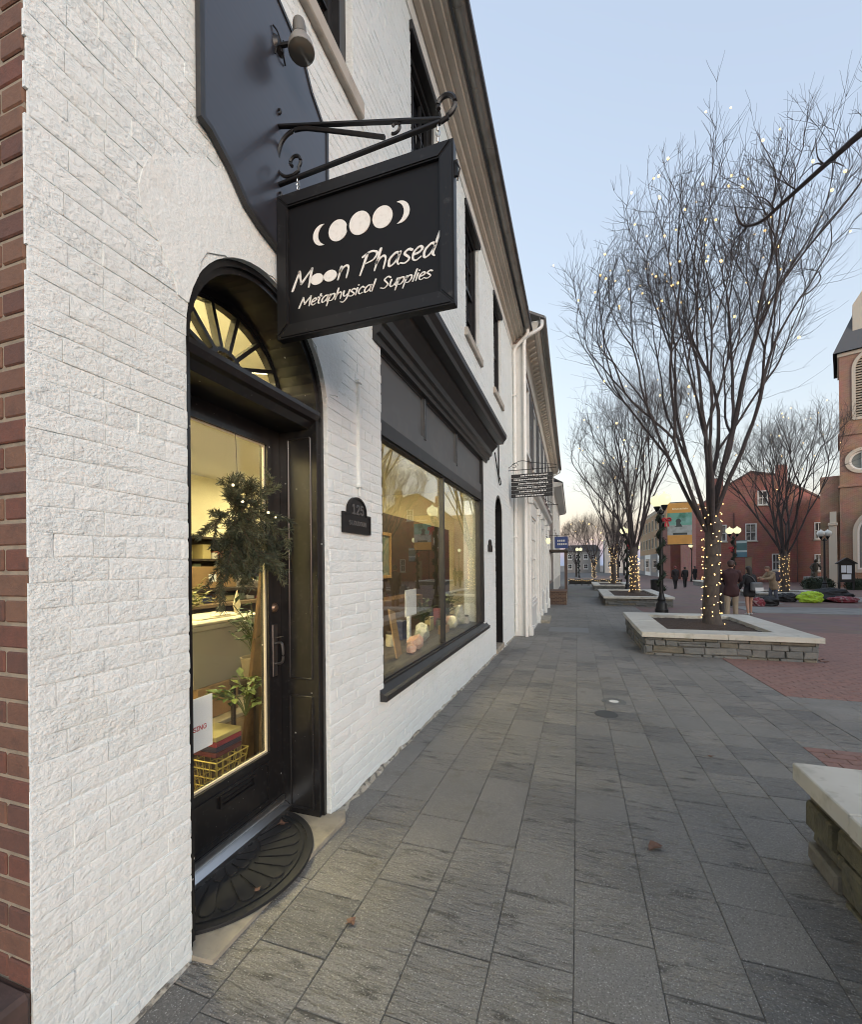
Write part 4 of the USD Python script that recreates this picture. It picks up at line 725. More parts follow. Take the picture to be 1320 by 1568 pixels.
t = thing('cloth_bag', 'dark cloth bag slumped behind the lid of the storage tub', 'bag', (-3.0, 2.95, 1.19)); tm_ = trimesh.creation.icosphere(subdivisions=3); v_ = tm_.vertices * (1 + .35 * (meshkit.fbm(tm_.vertices * 2.1 + 4, 3, 8)[:, None] - .5)) * [.16, .22, .10]; v_[:, 2] -= v_[:, 2].min(); obj('body', MB().add(v_ + [-3.35, 3.75, 1.222], tm_.faces), DIM, t, smooth=60)
b = MB(); b.bar((-2.62, 2.80, 1.188), (-2.70, 2.93, 1.30), .16, .004, up=(1, .5, 0)); simple('paper_bag', 'cream folded paper standing on the lid of the storage tub', 'paper', b, M('cream_paper', (.62, .54, .36), .8), (-2.66, 2.86, 1.19))
# ---------------------------------------------------------------- stone planters
PST = [M(f'planter_stone_{n}', c, .8, bump=[(22, .8, .014), (90, .5, .004)], var=[(6, c2, .45, .7), (28, tuple(x * .6 for x in c), .6, .75)]) for n, c, c2 in (('a', (.145, .148, .143), (.10, .102, .10)), ('b', (.125, .13, .128), (.17, .165, .15)), ('c', (.175, .175, .165), (.125, .125, .118)), ('d', (.155, .14, .11), (.11, .10, .075)))]
OLV = [M(f'olive_stone_{n}', c, .8, bump=[(16, .9, .02), (80, .5, .004)], var=[(7, c2, .42, .66), (22, tuple(x * .5 for x in c), .58, .72)]) for n, c, c2 in (('a', (.115, .102, .06), (.065, .06, .042)), ('b', (.08, .076, .058), (.13, .117, .07)))]
PMORT = M('planter_mortar', (.15, .145, .13), .9, bump=[(60, .6, .006)])
CAP = M('pale_cap_stone', (.50, .485, .43), .65, bump=[(60, .3, .002)], var=[(1.5, (.40, .38, .33), .45, .7), (5, (.30, .285, .24), .58, .74), (14, (.36, .335, .28), .60, .75)], fleck=(130, (.30, .28, .25), .16, .5))
MULCH = M('brown_mulch', (.075, .048, .033), .95, bump=[(45, .9, .03), (150, .6, .008)], var=(30, (.04, .026, .018), .4, .65))
def planter(label, x0, x1, y0, y1, seed, mats, rough=.010, hgt=.46, capw=.45, faces='lf', cells=None):
    q = rng(seed); ym = (y0 + y1) / 2; zt = G(ym) + hgt; t = thing('stone_planter', label, 'planter', ((x0 + x1) / 2, ym, G(ym)), group=None); ct = .095; ov = .07
    b = MB(); b.poly(sbox(x0 + .03, y0 + .03, x1 - .03, y1 - .03).difference(sbox(x0 + capw, y0 + capw, x1 - capw, y1 - capw)), -.6, zt - ct - .002, lambda a, c, d: (a, c, d)); obj('core', b, PMORT, t)
    st = MB()
    def face(fn, L, zb, named, zs):
        rows = [.0, .12, .25, .36, zt - ct - zs(0) + .25]; z = -.14
        hs = []
        while z < (zt - ct - min(zs(0), zs(L))):
            h = q.choice([.10, .13, .17, .20]); hs.append((z, h)); z += h
        for z, h in hs:
            u = q.uniform(-.25, 0)
            while u < L:
                w_ = q.uniform(.16, .52); a, c = max(u, 0), min(u + w_, L); u += w_
                if c - a < .05: continue
                parts_ = [(z, h)] if (w_ < .3 or q.random() < .7) else [(z, h * .5), (z + h * .5, h * .5)]
                for (zz, hh) in parts_:
                    zl = zs((a + c) / 2) + zz; top = min(zl + hh, zt - ct - .004)
                    if top - zl < .03: continue
                    j = q.normal(0, .006, (4, 2)); pr = rough * q.uniform(.2, 2.2); g = .0035
                    P2 = [(a + g, zl + g), (c - g, zl + g), (c - g, top - g), (a + g, top - g)]; v = []
                    for ins, dd in ((.014, pr), (.002, pr - .012), (0, -.03)):
                        for k, (uu, zz2) in enumerate(P2):
                            sx, sz = (1, 1, -1, -1)[k] if False else (1 if k in (0, 3) else -1), (1 if k in (0, 1) else -1); cl = 0 if (uu <= g + .001 or uu >= L - g - .001) else 1
                            v.append(fn(uu + sx * ins + j[k][0] * cl, zz2 + sz * ins + (j[k][1] if zz2 < zt - ct - .02 else 0), dd + (q.normal(0, .003) if dd == pr else 0)))
                    f = [(0, 1, 2, 3)] + [(4 * l + (k + 1) % 4, 4 * l + k, 4 * (l + 1) + k, 4 * (l + 1) + (k + 1) % 4) for l in (0, 1) for k in range(4)]
                    if named: obj('stone', MB().add(v, f), mats[int(q.integers(len(mats)))], t)
                    else: st.add(v, f)
    zf = lambda y: G(y) - .02
    face(lambda u, z, d: (x0 + u, y0 + .03 - .03 - d + .0, z), x1 - x0, 0, 'f' in faces, lambda u: zf(y0))
    face(lambda u, z, d: (x0 - d, y1 - u, z), y1 - y0, 0, 'l' in faces, lambda u: zf(y1 - u))
    face(lambda u, z, d: (x1 + d, y0 + u, z), y1 - y0, 0, False, lambda u: zf(y0 + u))
    face(lambda u, z, d: (x1 - u, y1 + d, z), x1 - x0, 0, False, lambda u: zf(y1))
    if st.n: obj('far_stones', st, mats[0], t, kind='stuff')
    def caps(xa, xb, ya, yb, along):
        L = (xb - xa) if along == 'x' else (yb - ya); n = max(1, round(L / 1.15))
        for k in range(n):
            a, c = k * L / n + .0025, (k + 1) * L / n - .0025; dz = q.normal(0, .0012); b = MB()
            if along == 'x': b.box(xa + a, ya, zt - ct + dz, xa + c, yb, zt + dz, .006)
            else: b.box(xa, ya + a, zt - ct + dz, xb, ya + c, zt + dz, .006)
            obj('cap_stone', b, CAP, t)
    caps(x0 - ov, x1 + ov, y0 - ov, y0 + capw, 'x'); caps(x0 - ov, x1 + ov, y1 - capw, y1 + ov, 'x')
    caps(x0 - ov, x0 + capw, y0 + capw + .004, y1 - capw - .004, 'y'); caps(x1 - capw, x1 + ov, y0 + capw + .004, y1 - capw - .004, 'y')
    gx_, gy_ = np.meshgrid(np.linspace(x0 + capw - .03, x1 - capw + .03, 22), np.linspace(y0 + capw - .03, y1 - capw + .03, 26)); nx, ny = gx_.shape
    u = (gx_ - (x0 + x1) / 2) / (x1 - x0 - 2 * capw) * 2; w_ = (gy_ - ym) / (y1 - y0 - 2 * capw) * 2
    hz = zt - .075 + .07 * np.clip(1 - np.maximum(abs(u), abs(w_)), 0, 1) + q.normal(0, .008, gx_.shape)
    i = np.arange((nx) * (ny)).reshape(nx, ny); f = np.stack([i[:-1, :-1], i[:-1, 1:], i[1:, 1:], i[1:, :-1]], -1).reshape(-1, 4)
    obj('mulch', MB().add(np.stack([gx_, gy_, hz], -1).reshape(-1, 3), f), MULCH, t, smooth=True); return zt
planter('low olive stone planter with broad pale cap at the lower right', 1.165, 3.9, -1.4, 2.80, 1, OLV + [PST[3]], rough=.02)
Z2 = planter('grey stone planter with pale cap round the big lit tree', 1.18, 3.80, 8.95, 12.35, 2, PST)
Z3 = planter('grey stone planter behind the near garlanded lamp post', 1.17, 3.95, 21.5, 27.6, 3, PST)
Z4 = planter('distant low stone planter left of the far garlanded lamp', 1.2, 3.95, 35.5, 41.5, 4, PST, faces='')
planter('low stone planter behind the bags at the right tree', 9.4, 12.6, 28.2, 31.2, 5, PST, faces='', hgt=.34)
planter('far stone planter at the right side near the dark standing person', 10.8, 14.0, 45.0, 49.0, 6, PST, faces='')

# ---------------------------------------------------------------- bare trees wrapped in small lights
BARK = M('tree_bark', (.075, .062, .052), .85, bump=[(18, .7, .012, (1, 1, .25)), (90, .4, .003)], var=(10, (.05, .040, .036), .42, .65, (1, 1, .4)))
TWIG = M('twig_bark', (.036, .028, .028), .8, var=(6, (.055, .042, .040), .45, .65))
BULB = M('fairy_bulb_glow', (.9, .8, .5), .5, emit=((1.0, .60, .20), .17))
WIRE = M('dark_wire', (.02, .025, .02), .6)
def make_tree(seed, H=11.0, r0=.20, fork=2.3, spread=1.0, nl=9, detail=1.0):
    """a vase shaped bare tree: a short trunk, upright limbs that keep forking, fine twigs at the ends"""
    q = rng(seed); tips = []
    tr = MB(); z = np.array([-.15, .0, .12, .35, .8, 1.3, 1.9, fork - .05, fork + .22]); rr = r0 * np.array([1.55, 1.30, 1.12, 1.03, .98, .95, 1.0, 1.08, .45]); wob = np.cumsum(q.normal(0, .014, (9, 2)), axis=0); wob[:3] = 0
    tr.tube(np.column_stack([wob, z]), rr, 14); limbs = []
    LEN = np.array([2.1, 1.9, 1.6, 1.35, 1.05]) * (H - fork) / 8.3
    def twig(mb, p, d, L, r, lv=0):
        n = 4; pts = [p]; d = np.array(d, float)
        for i in range(n): d = d + q.normal(0, .12, 3) + [0, 0, .07]; d /= np.linalg.norm(d); pts.append(pts[-1] + d * L / n)
        pts = np.array(pts); mb.tube(pts, np.linspace(r, (.0018), n + 1), 3, cap=False); tips.append(pts[-1])
        if lv < 1:
            for k in range(int(q.integers(1, 4) * detail)):
                i = int(q.integers(1, n)); dd = pts[i + 1] - pts[i]; dd /= np.linalg.norm(dd); o = q.normal(0, 1, 3); o -= (o @ dd) * dd; o /= np.linalg.norm(o); a = q.uniform(.4, .8); twig(mb, pts[i], dd * math.cos(a) + o * math.sin(a), L * q.uniform(.35, .65), .0032, lv + 1)
    def grow(mb, p, d, r, lv):
        L = LEN[lv] * q.uniform(.72, 1.25); n = (7, 6, 5, 5, 4, 4)[lv]; pts = [p]; d = np.array(d, float); wig = (.05, .06, .075, .09, .10, .12)[lv]
        for i in range(n):
            hr = math.hypot(pts[-1][0], pts[-1][1]); zz = pts[-1][2] / H
            pull = np.array([-pts[-1][0], -pts[-1][1], 0]) / (hr + .3) * max(0, hr - np.interp(zz, [.2, .35, .5, .65, .8, .92, 1.0], [.5, 1.35, 2.1, 2.45, 2.2, 1.5, .8]) * spread) * .14
            d = d + q.normal(0, wig, 3) + [0, 0, .03] + pull; d /= np.linalg.norm(d); pts.append(pts[-1] + d * L / n)
        pts = np.array(pts); r1 = max(r * (.80, .76, .72, .68, .62, .5)[lv], .0035); rad = np.linspace(r, r1, n + 1); mb.tube(pts, rad, (9, 7, 6, 5, 4, 3)[lv], cap=False)
        # small side twigs
        for k in range(int((3, 5, 5, 5, 4)[lv] * detail * q.uniform(.6, 1.4))):
            u = q.uniform(.15, 1) * n; i = min(int(u), n - 1); dd = pts[i + 1] - pts[i]; dd /= np.linalg.norm(dd); o = q.normal(0, 1, 3); o -= (o @ dd) * dd; o /= np.linalg.norm(o); a = math.radians(q.uniform(25, 55)); twig(mb, pts[i] + (pts[i + 1] - pts[i]) * (u - i), dd * math.cos(a) + o * math.sin(a), q.uniform(.4, 1.1) * (1.35 if lv < 3 else .85), .0050)
        if lv >= 4 or pts[-1][2] > H * .985: twig(mb, pts[-1], d, q.uniform(.4, .8), .004); return
        m = 3 if q.random() < (.20, .25, .30, .30, .25)[lv] else 2; a0 = q.uniform(0, 6.28); u = np.cross(d, [0, 0, 1.]); u = u / np.linalg.norm(u) if np.linalg.norm(u) > 1e-3 else np.array([1., 0, 0]); w = np.cross(d, u)
        for k in range(m):
            az = a0 + 2 * math.pi * k / m + q.normal(0, .3); a = math.radians(q.uniform(6, 13) if k == 0 else q.uniform(14, 27)); o = u * math.cos(az) + w * math.sin(az); hr = math.hypot(*pts[-1][:2])
            grow(mb, pts[-1] - d * .02, d * math.cos(a) + o * math.sin(a), r1 * (.95 if k == 0 else q.uniform(.62, .85)), lv + 1)
    for k in range(nl):
        a = 2 * math.pi * (k + q.uniform(-.3, .3)) / nl; inc = math.radians((q.uniform(6, 13) if k % 3 == 0 else q.uniform(18, 31))) * spread
        mb = MB(); p = np.array([.55 * r0 * math.cos(a), .55 * r0 * math.sin(a), fork + q.uniform(-.40, .30)])
        grow(mb, p, [math.sin(inc) * math.cos(a), math.sin(inc) * math.sin(a), math.cos(inc)], r0 * q.uniform(.24, .35), 0); limbs.append(mb)
    return tr, limbs, np.array(tips)
def plant_tree(label, loc, data, group=None):
    t = thing('bare_tree', label, 'tree', loc, world=False, group=group); obj('trunk', data[0], BARK, t, smooth=50)
    for mb in data[1]: obj('limb', mb, TWIG, t)
    return t
def lights(label, loc, r0, h0, h1, n, tips, ntip, seed, br=.013, group=None):
    q = rng(seed); t = thing('string_lights', label, 'string lights', loc, world=False, group=group); w = MB(); n2 = 200; zz = np.linspace(h0, h1, n2); turns = (h1 - h0) / .21
    rad = r0 * np.interp(zz, [0, .12, .35, 1, 1.7, 2.35, 2.9], [1.35, 1.14, 1.05, 1.0, 1.0, 1.12, 1.4]) + .012; an = np.linspace(0, turns * 2 * math.pi, n2)
    sp_ = np.column_stack([rad * np.cos(an), rad * np.sin(an), zz]); w.tube(sp_, .0035, 3, cap=False); obj('wire', w, WIRE, t)
    for k in range(n):
        i = int((k + q.uniform(0, 1)) / n * (n2 - 1)); p = sp_[i] * [q.uniform(1.0, 1.12), q.uniform(1.0, 1.12), 1] + [0, 0, q.normal(0, .035)]; b = MB(); b.sphere(p, br, 0); obj('bulb', b, BULB, t)
    for k in range(ntip):
        p = tips[int(q.integers(len(tips)))] + [0, 0, -.02]; b = MB(); b.sphere(p, br * q.uniform(1.2, 2.2), 0); obj('bulb', b, BULB, t)
    return t
TA = make_tree(611, H=9.7, nl=9, spread=.74, detail=1.45, r0=.165); 
for _m in [TA[0], *TA[1]]: _m.V = [v_ * .915 for v_ in _m.V]
TA = (TA[0], TA[1], TA[2] * .915); TB = make_tree(808, H=10.8, nl=9, spread=.9, detail=1.25); TC = make_tree(317, H=10.2, nl=9, spread=1.1, detail=1.1)
t1 = plant_tree('big bare tree with light wrapped trunk in the middle stone planter', (2.7, 10.7, Z2 - .02), TA)
lights('warm fairy lights wound round the big tree trunk and scattered in its crown', (2.7, 10.7, Z2 - .02), .153, 0.03, 2.55, 115, TA[2], 85, 1)
t3 = plant_tree('bare tree in the second stone planter behind the lamp post', (2.77, 24.6, Z3 - .02), TB)
lights('warm fairy lights thick on the trunk of the second planter tree', (2.77, 24.6, Z3 - .02), .20, .03, 1.9, 110, TB[2], 14, 2, br=.02)
tR = plant_tree('wide bare tree in front of the red brick gable wall', (10.95, 29.4, G(29.4) + .26), TC)
lights('warm fairy lights in tight bands on the right hand tree trunk', (10.95, 29.4, G(29.4) + .26), .20, .05, 2.2, 80, TC[2], 30, 3, br=.018)
dup(t3, 'bare_tree', (2.75, 38.5, Z4 - .02), 2.1, 'bare tree in the distant planter on the street axis', scale=.95)
dup(tR, 'bare_tree', (1.9, 58.0, -.6), 1.2, 'pale distant bare tree left of the street axis', scale=.85)
dup(t3, 'bare_tree', (-.3, 82.0, -.68), 4.0, 'farthest small bare tree beside the far lamp cluster', scale=.9)
dup(tR, 'bare_tree', (5.8, 72.0, -.68), 3.1, 'far bare tree behind the second planter tree', scale=.9)
dup(t3, 'bare_tree', (8.5, 92.0, -.68), 5.0, 'remote bare tree in front of the orange brick row', scale=.9)
lights('golden fairy lights on the distant planter tree trunk', (2.75, 38.5, Z4 - .02), .22, .03, 3.2, 60, TB[2], 20, 5, br=.026)
lights('golden fairy lights on the pale distant tree left of the street axis', (1.9, 58.0, -.6), .25, .03, 3.0, 40, TC[2] * .85, 12, 6, br=.034)
# the tree of the near planter stands just outside the picture; one of its branches hangs into it
TD = make_tree(101, H=8.6, nl=8, detail=.7, spread=.55)
zt1 = G(.7) + .46
t0 = plant_tree('bare tree of the near planter whose dark branch hangs in at the upper right', (2.6, .7, zt1 - .02), TD)
b = MB(); p = np.array([(2.6, .7, 3.0), (2.75, 1.5, 3.6), (2.45, 2.6, 4.15), (2.05, 3.2, 4.36), (1.786, 3.6, 4.352), (1.753, 3.75, 4.386), (1.67, 3.9, 4.381), (1.547, 4.1, 4.359), (1.431, 4.2, 4.312), (1.35, 4.3, 4.375), (1.303, 4.3, 4.447), (1.281, 4.3, 4.56)]); p = p - [2.6, .7, zt1 - .02]
b.tube(spline(p, 4), np.interp(np.linspace(0, 1, (len(p) - 1) * 4 + 1), [0, .35, .8, 1], [.06, .022, .011, .006]), 6); q = rng(9)
for (bx, by, bz), n_ in (((1.36, 4.29, 4.345), 3), ((1.70, 3.85, 4.384), 3), ((1.50, 4.13, 4.335), 2), ((1.6, 4.02, 4.37), 2)):
    for k in range(n_):
        p0_ = np.array([bx, by, bz]) - [2.6, .7, zt1 - .02]; d = q.normal(0, .5, 3) + [-.2, .2, .6]; d /= np.linalg.norm(d); b.tube(spline([p0_, p0_ + d * .10 + q.normal(0, .015, 3), p0_ + d * .22], 4), np.linspace(.006, .003, 9), 4)
obj('limb', b, TWIG, t0)
b = MB()
for k in range(1): pass
lights('small lights strung in the crown of the near planter tree at the top right', (2.6, .7, zt1 - .02), .20, .05, 2.0, 30, TD[2], 40, 8)
# ---------------------------------------------------------------- buildings down the left side
AL = .0140
bB = thing('cornice_building', 'long building with bracketed cream cornice and white panelled shop front', 'building', (-1.235, 10.66, 0), AL, world=False)
TAUPE = brick_mat('taupe_brick', (.30, .245, .21), (.26, .205, .175), (.33, .30, .27), w=.215, h=.075)
SHUT = M('grey_shutter', (.12, .125, .13), .5, bump=[(160, .5, .004, (.1, .1, 1))]); CLAP = M('pale_wall', (.50, .48, .44), .7)
LB = 17.2
bw = [(.55 + 2.35 * k, 1.50 + 2.35 * k) for k in range(7)]
b = MB(); b.poly(sbox(0, -.6, LB, 7.35).difference(unary_union([sbox(a, 4.45, c, 6.35) for a, c in bw])), -.3, 0, on_wall(0)); b.box(-7, .02, -.6, -.31, LB - .02, 7.3); obj('wall', b, TAUPE, bB)
for a, c in bw:
    b = MB(); b.poly(sbox(a, 4.45, c, 6.35).difference(sbox(a + .06, 4.52, c - .06, 6.28)), -.12, .03, on_wall(0)); wf = obj('window', b, TRIMW, bB); b = MB(); b.box(-.12, a + .05, 4.5, -.115, c - .05, 6.3); obj('pane', b, DARKPANE, wf)
    b = MB()
    for z in (5.38,): b.box(-.11, a + .06, z, -.07, c - .06, z + .05)
    for y in (a + (c - a) / 3, a + 2 * (c - a) / 3): b.box(-.11, y - .012, 4.52, -.08, y + .012, 6.28)
    obj('sash_bar', b, TRIMW, wf); b = MB(); b.box(-.1, a - .05, 4.36, .06, c + .05, 4.45, .006); obj('sill', b, TRIMW, wf)
    for s, y in ((0, a - .44), (1, c + .02)):
        b = MB(); b.poly(sbox(y, 4.43, y + .42, 6.37).difference(unary_union([sbox(y + .05, 4.5, y + .37, 5.35), sbox(y + .05, 5.43, y + .37, 6.3)])), .004, .04, on_wall(0))
        for z in np.arange(4.52, 6.28, .045): b.obox((.018, y + .21, z), [[1, 0, 0], [0, 1, 0], [0, 0, 1]], [.008, .165, .014])
        obj('shutter', b, SHUT, bB)
bc = [(-.01, 6.95), (.03, 6.95), (.05, 7.0), (.10, 7.02), (.10, 7.12), (.30, 7.14), (.36, 7.20), (.40, 7.30), (.42, 7.36), (-.01, 7.40)]
b = MB(); b.ext(bc, 0, LB); obj('cornice', b, CREAM, bB)
b = MB(); b.ext([(-.01, 6.60), (.025, 6.60), (.03, 6.94), (-.01, 6.94)], 0, LB); obj('frieze_board', b, CREAM, bB)
for k in range(56): b = MB(); y = .1 + k * .303; b.ext([(.03, 6.99), (.10, 7.02), (.27, 7.10), (.27, 7.135), (.03, 7.13)], y, y + .13); obj('cornice_bracket', b, CREAM, bB)
b = MB(); gx2 = .50; gp2 = [(gx2 + .075 * math.cos(a), 7.40 + .075 * math.sin(a)) for a in ang] + [(gx2 + .068 * math.cos(a), 7.40 + .068 * math.sin(a)) for a in ang[::-1]]; b.ext(gp2, -.1, LB + .1); obj('gutter', b, GUTTER, bB)
b = MB(); b.add([(.55, -.05, 7.44), (.55, LB, 7.44), (-3.6, LB, 9.7), (-3.6, -.05, 9.7), (.55, -.05, 7.38), (.55, LB, 7.38), (-3.6, LB, 9.6), (-3.6, -.05, 9.6)], [(0, 1, 2, 3), (7, 6, 5, 4), (0, 4, 5, 1), (1, 5, 6, 2), (2, 6, 7, 3), (3, 7, 4, 0)]); obj('roof', b, M('weathered_roof', (.16, .15, .14), .6, .2), bB)
b = MB(); b.poly(Polygon([(.40, 7.38), (-.3, 7.38), (-3.6, 9.58), (-3.6, 7.3), (-.3, 7.2)]).buffer(0), 0, .12, on_front(.0)); obj('gable_end', b, TRIMW, bB)
for y, s in ((-.06, 1), (LB - .1, 1)):
    b = MB(); b.tube(spline([(.48, y, 7.34), (.46, y + .0, 7.18), (.30, y - .02, 7.08), (.10, y - .03, 6.98), (.06, y - .03, 6.8)], 5), .042, 8); b.tube([(.06, y - .03, 6.85), (.06, y - .03, -.35)], .042, 8); obj('downpipe', b, TRIMW, bB, smooth=40)
b = MB(); b.box(-.32, -.012, -.5, .012, .03, 6.9, .003); b.box(.002, .03, -.5, .02, .16, 6.6, .003); obj('corner_board', b, TRIMW, bB)
# panelled white shop front
b = MB(); b.box(.005, .15, -.4, .10, 9.4, 3.35); b2 = [sbox(a, .55, c, 2.85) for a, c in ((.55, 2.75), (4.4, 6.3), (6.9, 8.9))] + [sbox(3.05, -.5, 4.1, 2.6)]
b = MB(); b.poly(sbox(.12, -.45, 9.4, 3.25).difference(unary_union(b2)), .004, .10, on_wall(0)); sf2 = obj('shop_front', b, TRIMW, bB)
b = MB(); b.ext([(0, 3.25), (.14, 3.25), (.16, 3.33), (.26, 3.38), (.30, 3.46), (.0, 3.52)], .05, 9.5); obj('shop_cornice', b, TRIMW, bB)
for y in (.14, 2.92, 4.16, 6.60, 9.1): b = MB(); b.box(.10, y - .02, -.4, .16, y + .22, 3.24, .01); b.box(.10, y - .05, -.4, .19, y + .25, .05, .01); b.box(.10, y - .05, 3.05, .20, y + .25, 3.24, .01); obj('pilaster', b, TRIMW, bB)
PANE2 = M('curtained_pane', (.30, .31, .30), .08, spec=.6, var=(2, (.18, .19, .19), .45, .6))
for a, c in ((.55, 2.75), (4.4, 6.3), (6.9, 8.9)):
    b = MB(); b.poly(sbox(a, .55, c, 2.85).difference(unary_union([sbox(a + .05 + (c - a - .08) / 4 * i, .62 + .55 * j, a + .05 + (c - a - .08) / 4 * i + (c - a - .08) / 4 - .03, .62 + .55 * j + .52) for i in range(4) for j in range(4)])), .03, .07, on_wall(0)); wf = obj('display_window', b, TRIMW, bB); b = MB(); b.box(.035, a, .56, .04, c, 2.84); obj('pane', b, PANE2, wf)
    b = MB(); b.poly(sbox(a + .02, -.25, c - .02, .45).difference(sbox(a + .10, -.15, c - .10, .37)), .10, .118, on_wall(0)); obj('apron_panel', b, TRIMW, bB)
b = MB(); b.poly(sbox(3.05, -.45, 4.1, 2.6).difference(sbox(3.2, .6, 3.95, 2.0)), .0, .05, on_wall(0)); dB = obj('shop_door', b, TRIMW, bB); b = MB(); b.box(.01, 3.19, .59, .015, 3.96, 2.01); obj('pane', b, DARKPANE, dB)
b = MB(); b.box(-.02, 2.9, -.45, .45, 4.25, -.14, .01); obj('door_step', b, STONE_T, bB)
for a, c in ((10.2, 11.3), (13.0, 14.1)):
    b = MB(); b.poly(sbox(a, .7, c, 2.75).difference(sbox(a + .08, .78, c - .08, 2.67)), .002, .05, on_wall(0)); wf = obj('ground_window', b, TRIMW, bB); b = MB(); b.box(.004, a + .05, .75, .01, c - .05, 2.7); obj('pane', b, DARKPANE, wf)
b = MB(); b.box(.0, 9.5, -.6, .05, LB, .5, .006); obj('stone_base', b, PST[0], bB)
# next building, end gables of its eave
bC = thing('gabled_house', 'farther white house with boxed eave beyond the cornice building', 'house', (-1.45, 28.2, 0), .012, world=False)
b = MB(); b.box(-7, 0, -.8, 0, 16, 6.5); obj('wall', b, CLAP, bC)
b = MB(); b.ext([(-.01, 6.35), (.10, 6.35), (.50, 6.42), (.58, 6.50), (.58, 6.62), (-.01, 6.70)], -.15, 16.1); obj('eave', b, TRIMW, bC); b = MB(); b.add([(.62, -.2, 6.63), (.62, 16.2, 6.63), (-3.4, 16.2, 8.9), (-3.4, -.2, 8.9), (.62, -.2, 6.56), (.62, 16.2, 6.56), (-3.4, 16.2, 8.8), (-3.4, -.2, 8.8)], [(0, 1, 2, 3), (7, 6, 5, 4), (0, 4, 5, 1), (1, 5, 6, 2), (2, 6, 7, 3), (3, 7, 4, 0)]); obj('roof', b, ROOF, bC)
for z0, z1 in ((.6, 2.6), (3.8, 5.6)):
    for k in range(5):
        b = MB(); a = 1.0 + 3 * k; b.poly(sbox(a, z0, a + 1.1, z1).difference(sbox(a + .09, z0 + .09, a + 1.01, z1 - .09)), .002, .06, on_wall(0)); wf = obj('window', b, TRIMW, bC); b = MB(); b.box(.004, a + .06, z0 + .05, .01, a + 1.04, z1 - .05); obj('pane', b, DARKPANE, wf)
# signs and fittings along the left fronts
t = thing('slat_sign', 'black slatted directory sign with white lettering strips on a thin scroll bracket', 'sign', (-1.42, 9.8, 3.3))
SLM = M('slat_black', (.012, .012, .013), .45); WSTR = M('white_print', (.55, .55, .53), .6); q = rng(51)
for k in range(6):
    z = 3.565 - .088 * k; b = MB(); b.box(-1.40, 9.79, z - .078, -.50, 9.81, z, .003); sl = obj('slat', b, SLM, t); b = MB(); x = -1.40 + q.uniform(.06, .22)
    e = -.50 - q.uniform(.06, .22)
    while x < e: w_ = q.uniform(.02, .05); b.box(x, 9.7875, z - .058 + q.uniform(0, .006), min(x + w_, e), 9.7895, z - .022 - q.uniform(0, .010)); x += w_ + q.uniform(.008, .02)
    obj('print_strip', b, WSTR, sl)
b = MB(); b.tube(spline([(WX, 9.8, 3.72), (-1.2, 9.8, 3.86), (-.9, 9.8, 3.80), (-.42, 9.8, 3.72)], 6), .007, 5); b.tube([(WX, 9.8, 3.66), (-.42, 9.8, 3.66)], .008, 5); b.tube([(x + WX + .14, 9.8, z) for x, z in [(.075 * (1 - k / 26) * math.cos(k * .42), 3.76 + .075 * (1 - k / 26) * math.sin(k * .42)) for k in range(24)]], .006, 5)
for x in (-1.3, -.6): b.tube([(x, 9.8, 3.66), (x, 9.8, 3.55)], .004, 4)
obj('scroll_bracket', b, IRON, t, smooth=40)
t = thing('wall_lamp', 'lit yellow wall lamp on the white shop front under the blue sign', 'wall lamp', (-1.30, 17.4, 2.4)); b = MB(); b.tube(spline([(-1.33, 17.4, 2.55), (-1.2, 17.4, 2.66), (-1.08, 17.4, 2.56)], 5), .015, 6); obj('arm', b, IRON, t); b = MB(); b.lathe([(0, .16), (.07, .14), (.09, .05), (.05, -.06), (0, -.07)], (-1.08, 17.4, 2.42), 10)
GLOBE = M('lit_globe_glass', (.30, .29, .10), .4, emit=((1.0, .95, .58), .058)); obj('globe', b, GLOBE, t, smooth=True)
t = thing('blue_sign', 'blue hanging shop sign with white letters far down the left fronts', 'shop sign', (-1.2, 24, 2.4)); b = MB(); b.box(-1.16, 23.98, 2.40, -.48, 24.02, 3.02, .01); obj('board', b, M('blue_sign_paint', (.03, .055, .17), .4), t)
b = MB()
for z, n_ in ((2.80, 4), (2.62, 5)):
    for k in range(n_): b.box(-1.02 + .10 * k, 23.972, z - .05, -1.02 + .10 * k + .07, 23.979, z + .05)
obj('letters', b, WSTR, t); b = MB(); b.tube([(-1.45, 24, 3.10), (-.40, 24, 3.10)], .015, 6); b.tube([(-1.05, 24, 3.1), (-1.05, 24, 3.02)], .006, 4); b.tube([(-.6, 24, 3.1), (-.6, 24, 3.02)], .006, 4); obj('bracket', b, IRON, t)
t = thing('thin_bracket', 'long thin empty sign bracket above the white shop windows', 'bracket', (-1.3, 14.5, 3.6)); b = MB(); b.tube([(-1.3, 15.5, 3.62), (-.62, 15.5, 3.60)], .012, 5); b.tube([(-1.3, 15.5, 3.95), (-.75, 15.5, 3.62)], .007, 5); obj('rod', b, IRON, t)
t = thing('brick_planter', 'small brown brick planter box against the far left shop front', 'planter', (-1.0, 22.2, G(22))); qb = rng(61)
b = MB(); b.box(-1.41, 21.62, -.7, -.53, 23.3, .22); obj('core', b, MORTAR, t); BB = [M('planter_brick_a', (.14, .085, .06), .85), M('planter_brick_b', (.105, .066, .05), .85)]
for j in range(9):
    for i in range(5):
        x = -1.42 + .2 * i - (.1 if j % 2 else 0); a, c = max(x, -1.42), min(x + .19, -.52)
        if c - a > .04: b = MB(); b.box(a, 21.605, -.40 + .07 * j, c, 21.64, -.40 + .07 * j + .06, .003); obj('brick', b, BB[int(qb.integers(2))], t)
b = MB(); b.box(-1.44, 21.58, .222, -.50, 23.33, .27, .006); obj('coping', b, BB[0], t)
